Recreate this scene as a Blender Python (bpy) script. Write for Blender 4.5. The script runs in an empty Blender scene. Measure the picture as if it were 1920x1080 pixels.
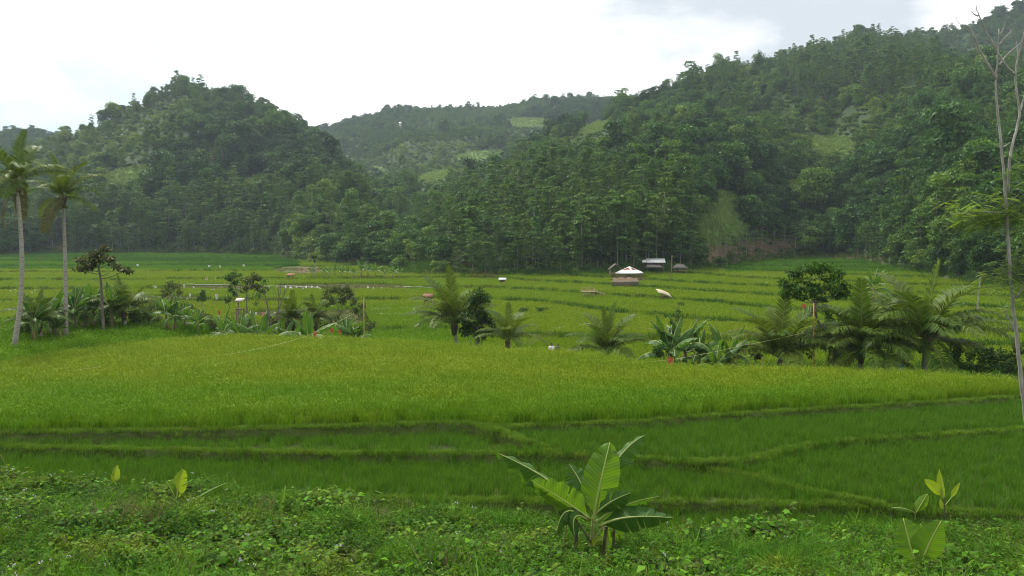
import bpy, bmesh, math, random
import numpy as np
from mathutils import Vector, Matrix, Quaternion
random.seed(11); RNG = np.random.default_rng(11)
R = math.radians
scene = bpy.context.scene
COL = scene.collection

# ------------------------------------------------------------------ camera
F = 1507.0
PITCH = math.atan(100.0 / F)
CP, SP = math.cos(PITCH), math.sin(PITCH)
def ray(px, py):
    a, b = px - 960.0, 540.0 - py
    return np.array([a, F * CP + b * SP, -F * SP + b * CP])
def at(px, py, Y):
    d = ray(px, py); return Vector(d * (Y / d[1]))
def plane(px, py, z):
    d = ray(px, py); return Vector(d * (z / d[2]))
cam = bpy.data.cameras.new('camera'); cam_ob = bpy.data.objects.new('camera', cam); COL.objects.link(cam_ob)
cam.sensor_width = 36.0; cam.lens = 36.0 * F / 1920.0
cam.clip_start = 0.1; cam.clip_end = 8000
cam_ob.rotation_euler = (R(90) - PITCH, 0, 0)
scene.camera = cam_ob

# ------------------------------------------------------------------ mesh helpers
class MB:
    def __init__(s): s.v = []; s.n = 0; s.q = []; s.t = []; s.qm = []; s.tm = []; s.uv = []
    def add(s, V, Q=None, T=None, mat=0, uv=None):
        V = np.asarray(V, float).reshape(-1, 3)
        if Q is not None and len(Q):
            Q = np.asarray(Q, int).reshape(-1, 4); s.q.append(Q + s.n); s.qm.append(np.full(len(Q), mat))
        if T is not None and len(T):
            T = np.asarray(T, int).reshape(-1, 3); s.t.append(T + s.n); s.tm.append(np.full(len(T), mat))
        s.v.append(V); s.uv.append(np.zeros((len(V), 3)) if uv is None else np.asarray(uv, float).reshape(-1, 3))
        s.n += len(V)
    def tube(s, P, rad, sides=6, mat=0, cap=True):
        P = np.asarray(P, float); n = len(P); rad = np.broadcast_to(np.asarray(rad, float), (n,))
        T = np.gradient(P, axis=0); T /= np.linalg.norm(T, axis=1)[:, None] + 1e-9
        ref = np.array([0, 0, 1.0]) if abs(T[0][2]) < .9 else np.array([1.0, 0, 0])
        A = np.cross(T, ref); A /= np.linalg.norm(A, axis=1)[:, None] + 1e-9
        B = np.cross(T, A)
        th = np.arange(sides) * 2 * math.pi / sides
        V = P[:, None, :] + rad[:, None, None] * (np.cos(th)[None, :, None] * A[:, None, :] + np.sin(th)[None, :, None] * B[:, None, :])
        Q = []
        for i in range(n - 1):
            for k in range(sides):
                k2 = (k + 1) % sides
                Q.append((i * sides + k, i * sides + k2, (i + 1) * sides + k2, (i + 1) * sides + k))
        V = V.reshape(-1, 3); Tt = []
        uv = np.repeat(np.linspace(0, 1, n), sides); uv = np.stack([uv * 0, uv, uv * 0], 1)
        if cap:
            V = np.vstack([V, P[0], P[-1]]); uv = np.vstack([uv, uv[0], uv[-1]])
            a, b = n * sides, n * sides + 1
            for k in range(sides):
                k2 = (k + 1) % sides
                Tt.append((a, k2, k)); Tt.append((b, (n - 1) * sides + k, (n - 1) * sides + k2))
        s.add(V, Q, Tt, mat, uv)
    def box(s, c, size, rz=0, mat=0, tilt=None):
        hx, hy, hz = [q / 2 for q in size]
        V = np.array([(x, y, z) for x in (-hx, hx) for y in (-hy, hy) for z in (-hz, hz)])
        M = Matrix.Rotation(rz, 3, 'Z')
        if tilt: M = M @ Matrix.Rotation(tilt, 3, 'X')
        V = V @ np.array(M).T + np.asarray(c)
        s.add(V, [(0, 1, 3, 2), (4, 6, 7, 5), (0, 4, 5, 1), (2, 3, 7, 6), (0, 2, 6, 4), (1, 5, 7, 3)], None, mat)
    def leaves(s, P, D, N, L, W, mat=0, fold=.12):
        P = np.asarray(P, float); n = len(P)
        D = D / (np.linalg.norm(D, axis=1)[:, None] + 1e-9)
        S = np.cross(D, N); S /= np.linalg.norm(S, axis=1)[:, None] + 1e-9
        U = np.cross(S, D)
        L = np.broadcast_to(L, (n,))[:, None]; W = np.broadcast_to(W, (n,))[:, None]
        m = P + D * L * .45 + U * L * fold
        V = np.stack([P, m + S * W / 2, P + D * L - U * L * fold, m - S * W / 2], 1).reshape(-1, 3)
        s.add(V, np.arange(4 * n).reshape(-1, 4), None, mat)
    def blades(s, P, D, H, W, bend, mat=0, tipmat=None):
        """grass blades: base P, lean direction D (horizontal), height, width, bend"""
        n = len(P); D = D / (np.linalg.norm(D, axis=1)[:, None] + 1e-9)
        S = np.stack([-D[:, 1], D[:, 0], 0 * D[:, 0]], 1)
        S = S * np.cos(RNG.uniform(-1, 1, n))[:, None] + D * np.sin(RNG.uniform(-1, 1, n))[:, None]
        up = np.array([0, 0, 1.0]); H = H[:, None]; W = W[:, None]; b = bend[:, None]
        a = P; m = P + up * H * .6 + D * H * b * .3; t = P + up * H * (1 - .25 * b) + D * H * b
        V = np.stack([a + S * W * .35, a - S * W * .35, m - S * W * .5, m + S * W * .5, t], 1).reshape(-1, 3)
        i = np.arange(n)[:, None] * 5
        s.add(V, i + np.array([[0, 1, 2, 3]]), i + np.array([[3, 2, 4]]), mat)
    def mesh(s, name, mats, smooth=False):
        me = bpy.data.meshes.new(name)
        V = np.vstack(s.v) if s.v else np.zeros((0, 3))
        Q = np.vstack(s.q) if s.q else np.zeros((0, 4), int); T = np.vstack(s.t) if s.t else np.zeros((0, 3), int)
        mi = np.concatenate([*(s.qm or [np.zeros(0, int)]), *(s.tm or [np.zeros(0, int)])])
        me.vertices.add(len(V)); me.vertices.foreach_set('co', V.astype(np.float32).ravel())
        nl = Q.size + T.size; me.loops.add(nl)
        me.loops.foreach_set('vertex_index', np.concatenate([Q.ravel(), T.ravel()]).astype(np.int32))
        me.polygons.add(len(Q) + len(T))
        st = np.concatenate([np.arange(len(Q)) * 4, Q.size + np.arange(len(T)) * 3]).astype(np.int32)
        me.polygons.foreach_set('loop_start', st)
        me.polygons.foreach_set('material_index', mi.astype(np.int32))
        if smooth: me.polygons.foreach_set('use_smooth', np.ones(len(Q) + len(T), bool))
        uv = np.vstack(s.uv)
        if np.any(uv):
            a = me.attributes.new('leafuv', 'FLOAT_VECTOR', 'POINT'); a.data.foreach_set('vector', uv.astype(np.float32).ravel())
        for m in (mats if isinstance(mats, (list, tuple)) else [mats]): me.materials.append(m)
        me.update(calc_edges=True); me.validate()
        return me
    def build(s, name, mats, parent=None, smooth=False, loc=None, col=None):
        return obj(name, s.mesh(name, mats, smooth), parent, loc, col)

def obj(name, me, parent=None, loc=None, col=None):
    o = bpy.data.objects.new(name, me); (col or COL).objects.link(o)
    if parent is not None: o.parent = parent
    if loc is not None: o.location = loc
    return o
def tag(o, label=None, cat=None, group=None, kind=None):
    if label: o['label'] = label
    if cat: o['category'] = cat
    if group: o['group'] = group
    if kind: o['kind'] = kind
    return o
def thing(name, label, cat, loc=(0, 0, 0), rz=0, group=None, scale=1):
    o = bpy.data.objects.new(name, None); COL.objects.link(o); o.empty_display_size = .2
    o.location = loc; o.rotation_euler = (0, 0, rz); o.scale = (scale,) * 3
    return tag(o, label, cat, group)
def unit(v): return v / (np.linalg.norm(v, axis=-1, keepdims=True) + 1e-9)

# ------------------------------------------------------------------ noise
_H = np.random.default_rng(5).random((256, 256))
def vnoise(x, y):
    x = np.asarray(x, float); y = np.asarray(y, float)
    i = np.floor(x).astype(int); j = np.floor(y).astype(int); f = x - i; g = y - j
    f = f * f * (3 - 2 * f); g = g * g * (3 - 2 * g)
    h = lambda a, b: _H[a & 255, b & 255]
    return (h(i, j) * (1 - f) + h(i + 1, j) * f) * (1 - g) + (h(i, j + 1) * (1 - f) + h(i + 1, j + 1) * f) * g
def fbm(x, y, o=4):
    s = 0; a = .5
    for k in range(o): s = s + a * (vnoise(x * 2 ** k + 17.3 * k, y * 2 ** k + 9.1 * k) - .5); a *= .5
    return s * 2
def sstep(a, b, x): t = np.clip((x - a) / (b - a), 0, 1); return t * t * (3 - 2 * t)

# ------------------------------------------------------------------ materials
def newmat(name):
    m = bpy.data.materials.new(name); m.use_nodes = True; nt = m.node_tree
    for n in list(nt.nodes): nt.nodes.remove(n)
    out = nt.nodes.new('ShaderNodeOutputMaterial')
    return m, nt, out
class NT:
    def __init__(s, nt): s.nt = nt
    def n(s, typ, **kw):
        nd = s.nt.nodes.new(typ)
        for k, v in kw.items(): setattr(nd, k, v)
        return nd
    def l(s, a, b): s.nt.links.new(a, b)
    def val(s, sock, v):
        if hasattr(v, 'is_output') or isinstance(v, bpy.types.NodeSocket): s.l(v, sock)
        else: sock.default_value = v
    def math(s, op, a, b=0.0, clamp=False):
        nd = s.n('ShaderNodeMath', operation=op, use_clamp=clamp); s.val(nd.inputs[0], a); s.val(nd.inputs[1], b); return nd.outputs[0]
    def mix(s, fac, a, b, blend='MIX'):
        nd = s.n('ShaderNodeMix', data_type='RGBA', blend_type=blend)
        s.val(nd.inputs[0], fac); s.val(nd.inputs[6], a if not isinstance(a, tuple) else rgba(a)); s.val(nd.inputs[7], b if not isinstance(b, tuple) else rgba(b)); return nd.outputs[2]
    def noise(s, vec, scale, detail=3, rough=.55):
        nd = s.n('ShaderNodeTexNoise'); nd.inputs['Scale'].default_value = scale; nd.inputs['Detail'].default_value = detail; nd.inputs['Roughness'].default_value = rough
        if vec is not None: s.l(vec, nd.inputs['Vector'])
        return nd.outputs[0]
    def ramp(s, fac, stops, interp='LINEAR'):
        nd = s.n('ShaderNodeValToRGB'); cr = nd.color_ramp; cr.interpolation = interp
        while len(cr.elements) < len(stops): cr.elements.new(.5)
        for e, (p, c) in zip(cr.elements, stops): e.position = p; e.color = rgba(c) if isinstance(c, tuple) else (c, c, c, 1)
        s.l(fac, nd.inputs[0]); return nd.outputs[0]
    def maprange(s, v, a, b, c=0.0, d=1.0):
        nd = s.n('ShaderNodeMapRange'); s.val(nd.inputs[0], v)
        for k, q in zip((1, 2, 3, 4), (a, b, c, d)): nd.inputs[k].default_value = q
        return nd.outputs[0]
def rgba(c): return (c[0], c[1], c[2], 1.0)

def foliage_mat(name, cols, trans=.3, rough=.5, patch=None, leafvar=.5, inst_attr=None, attr_cols=None, spec=.3, tcol=(1.35, 1.25, .5)):
    """cols: greens chosen per object; leafvar: brightness spread leaf by leaf; patch: (colour, scale) drifting over the land"""
    m, nt, out = newmat(name); g = NT(nt)
    oi = g.n('ShaderNodeObjectInfo'); geo = g.n('ShaderNodeNewGeometry')
    st = [(i / max(1, len(cols) - 1), c) for i, c in enumerate(cols)]
    c = g.ramp(oi.outputs['Random'], st) if len(cols) > 1 else rgba(cols[0])
    if inst_attr:
        a = g.n('ShaderNodeAttribute', attribute_type='INSTANCER', attribute_name=inst_attr)
        c2 = g.ramp(a.outputs['Fac'], [(i / (len(attr_cols) - 1), q) for i, q in enumerate(attr_cols)])
        c = g.mix(.8, c, c2) if len(cols) > 1 else c2
    if patch:
        for (pc, sc, lo, hi, amt) in patch:
            f = g.noise(geo.outputs['Position'], sc, 3); f = g.maprange(f, lo, hi, 0, amt)
            c = g.mix(f, c, pc)
    v = g.maprange(geo.outputs['Random Per Island'], 0, 1, 1 - leafvar, 1 + leafvar)
    hsv = g.n('ShaderNodeHueSaturation'); g.l(v, hsv.inputs['Value']); g.val(hsv.inputs['Color'], c)
    c = hsv.outputs[0]
    p = g.n('ShaderNodeBsdfPrincipled'); g.l(c, p.inputs['Base Color']); p.inputs['Roughness'].default_value = rough
    p.inputs['Specular IOR Level'].default_value = spec
    t = g.n('ShaderNodeBsdfTranslucent'); tc = g.mix(1.0, c, tcol, 'MULTIPLY'); g.l(tc, t.inputs['Color'])
    ms = g.n('ShaderNodeMixShader'); ms.inputs[0].default_value = trans
    g.l(p.outputs[0], ms.inputs[1]); g.l(t.outputs[0], ms.inputs[2]); g.l(ms.outputs[0], out.inputs[0])
    return m
def simple_mat(name, c1, c2=None, scale=8, rough=.8, spec=.3, bump=0, metal=0, stretch=None, detail=4, c3=None):
    m, nt, out = newmat(name); g = NT(nt)
    tc = g.n('ShaderNodeTexCoord'); vec = tc.outputs['Object']
    if stretch:
        mp = g.n('ShaderNodeMapping'); mp.inputs['Scale'].default_value = stretch; g.l(vec, mp.inputs[0]); vec = mp.outputs[0]
    p = g.n('ShaderNodeBsdfPrincipled'); p.inputs['Roughness'].default_value = rough; p.inputs['Specular IOR Level'].default_value = spec; p.inputs['Metallic'].default_value = metal
    if c2 is None: p.inputs['Base Color'].default_value = rgba(c1)
    else:
        f = g.noise(vec, scale, detail)
        c = g.ramp(f, [(.3, c1), (.7, c2)] if c3 is None else [(.3, c1), (.5, c2), (.72, c3)]); g.l(c, p.inputs['Base Color'])
        if bump:
            b = g.n('ShaderNodeBump'); b.inputs['Strength'].default_value = bump; b.inputs['Distance'].default_value = .05; g.l(f, b.inputs['Height']); g.l(b.outputs[0], p.inputs['Normal'])
    g.l(p.outputs[0], out.inputs[0]); return m

# ------------------------------------------------------------------ stuff scatter (uncountable vegetation only)
PROTO = {}
def proto_collection(name, meshes):
    c = bpy.data.collections.new(name)
    for k, me in enumerate(meshes):
        o = bpy.data.objects.new('%s_%02d' % (name, k), me); c.objects.link(o)
    return c
def scatter(name, P, yaw, scale, pid, coll, kind='stuff', attrs=None, tilt=None, label=None, cat=None):
    me = bpy.data.meshes.new(name); n = len(P)
    me.vertices.add(n); me.vertices.foreach_set('co', np.asarray(P, np.float32).ravel())
    rot = np.zeros((n, 3), np.float32); rot[:, 2] = yaw
    if tilt is not None: rot[:, :2] = tilt
    a = me.attributes.new('rot', 'FLOAT_VECTOR', 'POINT'); a.data.foreach_set('vector', rot.ravel())
    sc = np.asarray(scale, np.float32)
    if sc.ndim == 1: sc = np.repeat(sc[:, None], 3, 1)
    a = me.attributes.new('scl', 'FLOAT_VECTOR', 'POINT'); a.data.foreach_set('vector', np.ascontiguousarray(sc).ravel())
    a = me.attributes.new('pid', 'INT', 'POINT'); a.data.foreach_set('value', np.asarray(pid, np.int32))
    for k, v in (attrs or {}).items():
        a = me.attributes.new(k, 'FLOAT', 'POINT'); a.data.foreach_set('value', np.asarray(v, np.float32))
    o = obj(name, me); tag(o, label, cat, None, kind)
    ng = bpy.data.node_groups.new(name + '_scatter', 'GeometryNodeTree')
    ng.interface.new_socket('Geometry', in_out='INPUT', socket_type='NodeSocketGeometry')
    ng.interface.new_socket('Geometry', in_out='OUTPUT', socket_type='NodeSocketGeometry')
    N = ng.nodes; gi = N.new('NodeGroupInput'); go = N.new('NodeGroupOutput'); L = ng.links.new
    ci = N.new('GeometryNodeCollectionInfo'); ci.inputs['Collection'].default_value = coll
    ci.inputs['Separate Children'].default_value = True; ci.inputs['Reset Children'].default_value = True
    ip = N.new('GeometryNodeInstanceOnPoints'); ip.inputs['Pick Instance'].default_value = True
    def att(nm, typ):
        q = N.new('GeometryNodeInputNamedAttribute'); q.data_type = typ; q.inputs['Name'].default_value = nm; return q.outputs[0]
    L(gi.outputs[0], ip.inputs['Points']); L(ci.outputs[0], ip.inputs['Instance'])
    L(att('pid', 'INT'), ip.inputs['Instance Index'])
    er = N.new('FunctionNodeEulerToRotation'); L(att('rot', 'FLOAT_VECTOR'), er.inputs[0]); L(er.outputs[0], ip.inputs['Rotation'])
    L(att('scl', 'FLOAT_VECTOR'), ip.inputs['Scale']); L(ip.outputs[0], go.inputs[0])
    md = o.modifiers.new('scatter', 'NODES'); md.node_group = ng
    return o
# ------------------------------------------------------------------ the lie of the land
def line(pts, z): 
    P = [plane(px, py, z) for px, py in pts]; P = sorted([(p.x, p.y) for p in P]); return np.array(P)
Z_MAIN, Z_P1, Z_P2, Z_P3, Z_P4, Z_P5 = -7.4, -7.85, -7.72, -8.08, -7.98, -8.4
L_EDGE = line([(-400, 817), (0, 811), (300, 806), (600, 800), (870, 792), (925, 800), (1000, 797), (1200, 790), (1300, 781), (1500, 768), (1700, 757), (1920, 743), (2300, 720)], -7.35)
L_B = line([(-400, 838), (0, 838), (300, 845), (600, 850), (850, 851), (1040, 851), (1200, 860), (1300, 868), (1400, 862), (1480, 843), (1540, 831), (1700, 820), (1920, 805), (2300, 782)], -7.7)
L_D = line([(-400, 925), (0, 925), (400, 928), (680, 932), (1040, 940), (1300, 942), (1540, 945), (1700, 955), (1920, 965), (2300, 985)], -8.0)
L_A2 = np.array([(p.x, p.y) for p in [plane(880, 794, -7.4), plane(925, 808, -7.45), plane(965, 822, -7.55), plane(1005, 837, -7.65), plane(1050, 852, -7.7)]])
L_C = np.array([(p.x, p.y) for p in [plane(1300, 867, -7.7), plane(1360, 879, -7.8), plane(1420, 893, -7.85), plane(1500, 920, -7.9), plane(1560, 937, -8.0), plane(1640, 950, -8.0)]])
L_CREST = line([(-500, 730), (-100, 692), (0, 672), (100, 656), (200, 642), (320, 631), (450, 624), (600, 628), (750, 633), (850, 641), (960, 650), (1080, 656), (1150, 663), (1220, 675), (1330, 681), (1450, 683), (1560, 685), (1700, 691), (1800, 696), (1900, 705), (2100, 722), (2600, 760)], -6.72)
def fx(Ln, x): return np.interp(x, Ln[:, 0], Ln[:, 1])
def xofy(Ln, y): o = np.argsort(Ln[:, 1]); return np.interp(y, Ln[o, 1], Ln[o, 0])
def dist_poly(Ln, x, y):
    d = np.full(np.shape(x), 1e9)
    for a, b in zip(Ln[:-1], Ln[1:]):
        ab = b - a; t = np.clip(((x - a[0]) * ab[0] + (y - a[1]) * ab[1]) / (ab @ ab), 0, 1)
        d = np.minimum(d, np.hypot(x - a[0] - t * ab[0], y - a[1] - t * ab[1]))
    return d
def bank_front(x): return np.interp(x, [-30, -14, -9, -4, 0, 5, 10, 15, 30], [24.3, 23.6, 22.8, 21.9, 21.3, 20.9, 20.9, 21.0, 21.2])
def bank_top(x): return np.interp(x, [-30, -14, -9, -4, 0, 5, 10, 15, 30], [-7.5, -7.5, -7.62, -7.85, -8.05, -8.15, -8.15, -8.05, -7.85])

# hills: tables over image column u = 960 + F x / y : base depth, crest depth, skyline row, tree allowance
HILLS = {
 'L': dict(u=[-700, -200, 0, 100, 215, 300, 350, 420, 510, 560, 600, 640, 690, 740, 790, 850],
           b=[240, 260, 275, 285, 290, 290, 288, 285, 270, 235, 215, 205, 196, 190, 185, 185],
           c=[420, 440, 455, 465, 470, 478, 482, 480, 470, 455, 440, 420, 385, 345, 300, 250],
           r=[330, 300, 272, 250, 212, 166, 149, 163, 196, 226, 250, 288, 335, 385, 440, 505], tree=7),
 'F': dict(u=[-900, -200, 0, 60, 150, 250, 350, 500],
           b=[480] * 8, c=[720, 720, 720, 720, 720, 720, 720, 720],
           r=[280, 250, 240, 236, 244, 262, 320, 460], tree=8),
 'R': dict(u=[620, 690, 740, 790, 850, 920, 1000, 1100, 1200, 1280, 1345, 1400, 1480, 1560, 1605, 1650, 1700, 1760, 1830, 1920, 2100, 2500],
           b=[190, 172, 165, 160, 158, 157, 157, 158, 160, 166, 178, 205, 228, 228, 215, 190, 165, 140, 122, 112, 105, 100],
           c=[220, 255, 290, 330, 365, 400, 430, 470, 515, 540, 560, 575, 600, 620, 625, 615, 590, 570, 560, 560, 560, 560],
           r=[510, 462, 420, 378, 340, 300, 255, 215, 183, 152, 122, 116, 92, 78, 58, 76, 84, 96, 116, 146, 170, 190], tree=8),
 'X': dict(u=[1400, 1550, 1700, 1790, 1850, 1900, 2000, 2200, 2700],
           b=[470] * 9, c=[690] * 9, r=[140, 96, 60, 44, 18, 0, -30, -50, -50], tree=6),
 'C': dict(u=[300, 420, 520, 590, 650, 700, 760, 850, 920, 1000, 1100, 1200, 1300, 1420, 1600],
           b=[420] * 15, c=[950] * 15, r=[300, 270, 252, 240, 226, 211, 197, 190, 193, 183, 180, 176, 172, 175, 190], tree=9),
 'CM': dict(u=[560, 640, 700, 760, 820, 880, 940, 1000, 1060, 1120, 1200],
           b=[250, 245, 240, 240, 245, 255, 270, 290, 310, 330, 350], c=[600, 590, 570, 560, 560, 570, 580, 590, 600, 610, 620],
           r=[345, 330, 318, 308, 298, 290, 288, 270, 250, 235, 220], tree=6),
}
for h in HILLS.values():
    for k in 'ubcr': h[k] = np.array(h[k], float)
    zc = []
    for u_, c_, r_ in zip(h['u'], h['c'], h['r']): zc.append(at(u_, r_, c_).z - h['tree'])
    h['z'] = np.array(zc)
def valley(x, y):
    yy = np.clip(y, 56, 290)
    h = .0125 * (yy - 60) + .0125 * np.where(x > -5, (np.minimum(x, 75) + 5), 0) * sstep(55, 90, yy) - .004 * np.where(x < -20, x + 20, 0) * 0
    h = h + .20 * fbm(x / 48 + 3, y / 36, 2) + .035 * fbm(x / 13, y / 11 + 7, 2)
    return np.clip(h, 0, 4.6)
STEP = .30
def hill_rise(x, y):
    yy = np.maximum(y, 1.0); u = 960 + F * x / yy
    best = np.full(np.shape(x), 0.0); bt = np.full(np.shape(x), -1.0)
    for key, h in HILLS.items():
        b = np.interp(u, h['u'], h['b']); c = np.interp(u, h['u'], h['c']); zc = np.interp(u, h['u'], h['z'])
        A = np.maximum(zc + 7.5, 0)
        edge = sstep(h['u'][0] - 60, h['u'][0], u) * (1 - sstep(h['u'][-1], h['u'][-1] + 60, u)) if key in ('F', 'C', 'CM', 'X') else 1.0
        t = (yy - b) / (c - b)
        tc = np.clip(t, 0, 1)
        s = tc * (1.32 - .32 * tc) * sstep(-.02, .08, tc + .02)
        g = np.sin(math.pi * np.clip(t, 0, 1)) * (1 - tc * .5)
        amp = np.minimum(A, 90) * .17
        s = A * s + g * amp * (fbm(x / 75 + 11, y / 110 + 3, 4) * 1.3 - .35 * np.abs(fbm(x / 38 + 2, y / 90, 3)))
        s = np.where(t > 1, A * np.maximum(0, 1 - (t - 1) * 1.1), s) * edge
        s = np.where(yy < 60, 0, s)
        best = np.maximum(best, s); 
    return best
def ground_z(x, y, fine=True):
    x = np.asarray(x, float); y = np.asarray(y, float)
    h = valley(x, y); q = h / STEP; fl = np.floor(q); f = q - fl
    far = -9.95 + STEP * (fl + sstep(.955, 1.0, f)) + .05
    rise = hill_rise(x, y)
    k = sstep(0, .6, rise)
    far = far * (1 - k) + (-9.9 + h) * k + np.maximum(rise, 0)
    # near paddies
    eM, eB, eD = fx(L_EDGE, x), fx(L_B, x), fx(L_D, x)
    xa, xc = xofy(L_A2, y), xofy(L_C, y)
    z = np.where(y > eM, Z_MAIN, np.where(y > eB, np.where(x < xa, Z_P1, Z_P2), np.where(y > eD, np.where(x < xc, Z_P3, Z_P4), Z_P5)))
    if fine:
        near = (y > 15) & (y < 60) & (np.abs(x) < 60)
        if np.any(near):
            xn, yn = x[near], y[near]; zz = z[near]; nz = .03 * fbm(xn * 2.2, yn * 2.2, 3)
            zz = zz + nz * .6
            for Ln, top, w in ((L_EDGE, Z_MAIN + .05, .30), (L_B, -7.66, .32), (L_D, -7.98, .32), (L_A2, None, .28), (L_C, -7.87, .30)):
                d = dist_poly(Ln, xn + .25 * fbm(xn / 1.3, yn / 1.3, 2), yn + .22 * fbm(xn / 1.1 + 8, yn / 1.1, 2))
                tp = top if top is not None else np.interp(xn, L_A2[:, 0], [-7.32, -7.36, -7.44, -7.52, -7.6])
                k = 1 - sstep(w * .45, w, d); zz = np.maximum(zz, zz * (1 - k) + (tp + nz * 2) * k)
            z[near] = zz
    crest = fx(L_CREST, x)
    shelf = (1 - sstep(-26, -19, x)) * (1 - sstep(66, 70, y + 1.5 * fbm(x / 9, y / 9, 2))); far = far * (1 - shelf) + (-7.5 + .05 * fbm(x / 2, y / 2, 2)) * shelf
    k = sstep(.2, 2.2, y - crest); z = np.where(y > crest, z * (1 - k) + far * k, z)
    # weedy bank under the camera
    bf, bt = bank_front(x), bank_top(x)
    t = np.clip((bf - y) / (bf - 12.5), -1, 3)
    bz = np.where(t > 0, bt + (-6.15 - bt) * np.minimum(t, 1) + np.maximum(12.5 - y, 0) * .46, bt + (Z_P5 - .1 - bt) * sstep(0, 1.3, y - bf))
    bz = np.minimum(bz, -1.75) + .16 * fbm(x / 1.6, y / 1.6, 3) * (y < bf + 1)
    z = np.where(y < bf + 1.4, np.maximum(bz, np.where(y > bf, z, -99)), z)
    return z
def gz(x, y): return float(ground_z(np.array([x]), np.array([y]))[0])
def hit(px, py, y0=12, y1=900):
    d = ray(px, py); ys = np.geomspace(y0, y1, 4000)
    z = ys * d[2] / d[1]; g = ground_z(ys * d[0] / d[1], ys)
    i = np.argmax(z < g) if np.any(z < g) else len(ys) - 1
    return Vector((ys[i] * d[0] / d[1], ys[i], g[i]))
def stand(px, Y):
    x = at(px, 500, Y).x; return Vector((x, Y, gz(x, Y)))

# one polar sheet all round the camera, fine inside the view
uf = np.linspace(-43, 43, 660)
uc = np.concatenate([np.linspace(43, 180, 48)[1:], ])
ang = np.radians(np.concatenate([-uc[::-1][1:], uf, uc]))
r1 = np.geomspace(3, 20, 60)[:-1]; r2 = np.geomspace(20, 58, 330)[:-1]; r3 = np.geomspace(58, 1150, 520); r4 = np.geomspace(1150, 3000, 8)[1:]
rad = np.concatenate([[1.0], r1, r2, r3, r4])
AA, RR = np.meshgrid(ang, rad)
GX = RR * np.sin(AA) / math.cos(R(44)); GY = RR * np.cos(AA) / math.cos(R(44))
# constant-depth rows inside the view keep terraces crisp
inview = np.abs(AA) < R(44)
GX = np.where(inview, RR * np.tan(np.clip(AA, -R(44), R(44))), GX); GY = np.where(inview, RR, GY)
GZ = ground_z(GX.ravel(), GY.ravel()).reshape(GX.shape)
RISE = hill_rise(GX, GY)
def uv_of(x, y, z):
    dep = y * CP - z * SP; dep = np.maximum(dep, .01)
    return 960 + F * x / dep, 540 - F * (z * CP + y * SP) / dep
GU, GV = uv_of(GX, GY, GZ)
# patches on the hills, as (column, row, half width, half height, tilt)
GRASSY = [(240, 330, 58, 17, -.25), (1350, 412, 52, 56, .5), (1560, 272, 52, 20, 0), (905, 291, 60, 10, -.1), (990, 230, 48, 10, 0), (700, 318, 26, 6, 0), (1290, 345, 22, 8, -.5), (345, 365, 14, 12, 0), (1500, 345, 40, 12, -.2), (820, 330, 40, 10, -.2), (300, 380, 26, 8, -.2), (1120, 240, 40, 10, -.3), (480, 340, 30, 10, -.3), (1690, 300, 30, 12, 0)]
BROWN = [(1364, 317, 26, 11, -.3), (1395, 472, 125, 22, -.1), (1550, 486, 120, 10, 0), (785, 503, 34, 14, 0), (590, 508, 40, 8, 0), (420, 285, 42, 12, -.3), (915, 196, 24, 8, 0), (1230, 333, 14, 7, -.5), (858, 482, 10, 16, 0), (395, 325, 12, 10, -.6), (1800, 548, 60, 8, 0), (725, 470, 20, 10, 0), (110, 465, 30, 8, 0), (1050, 520, 60, 4, 0)]
def in_patch(u, v, lst, grow=1.0):
    m = np.zeros(np.shape(u))
    for (cx, cy, rx, ry, tl) in lst:
        du, dv = u - cx, v - cy; c, s = math.cos(tl), math.sin(tl)
        a = (du * c + dv * s) / (rx * grow); b = (-du * s + dv * c) / (ry * grow)
        m = np.maximum(m, 1 - sstep(.7, 1.1, np.hypot(a, b)))
    return m
def land_mesh(name, mask, mat):
    nr, nc = GX.shape
    I = np.arange(nr * nc).reshape(nr, nc)
    a = I[:-1, :]; b = np.roll(I, -1, 1)[:-1, :]; c = np.roll(I, -1, 1)[1:, :]; d = I[1:, :]
    Q = np.stack([a, b, c, d], -1)[mask]
    T = None
    used, inv = np.unique(Q.ravel(), return_inverse=True); Q = inv.reshape(-1, 4)
    V = np.stack([GX.ravel(), GY.ravel(), GZ.ravel()], 1)[used]
    mb = MB(); mb.add(V, Q[:, ::-1]); 
    if name == 'ground':
        ring = [k for k in range(nc)]; mb.add(np.vstack([np.stack([GX[0], GY[0], GZ[0]], 1), [0, 0, -1.75]]), None, [(k, (k + 1) % nc, nc) for k in ring])
    me = mb.mesh(name, mat, smooth=True)
    U, Vv = GU.ravel()[used], GV.ravel()[used]
    ext = np.zeros(mb.n - len(used))
    for nm, lst in (('grassy', GRASSY), ('bare', BROWN)):
        at_ = me.attributes.new(nm, 'FLOAT', 'POINT'); at_.data.foreach_set('value', np.concatenate([in_patch(U, Vv, lst), ext]).astype(np.float32))
    return obj(name, me)
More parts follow.
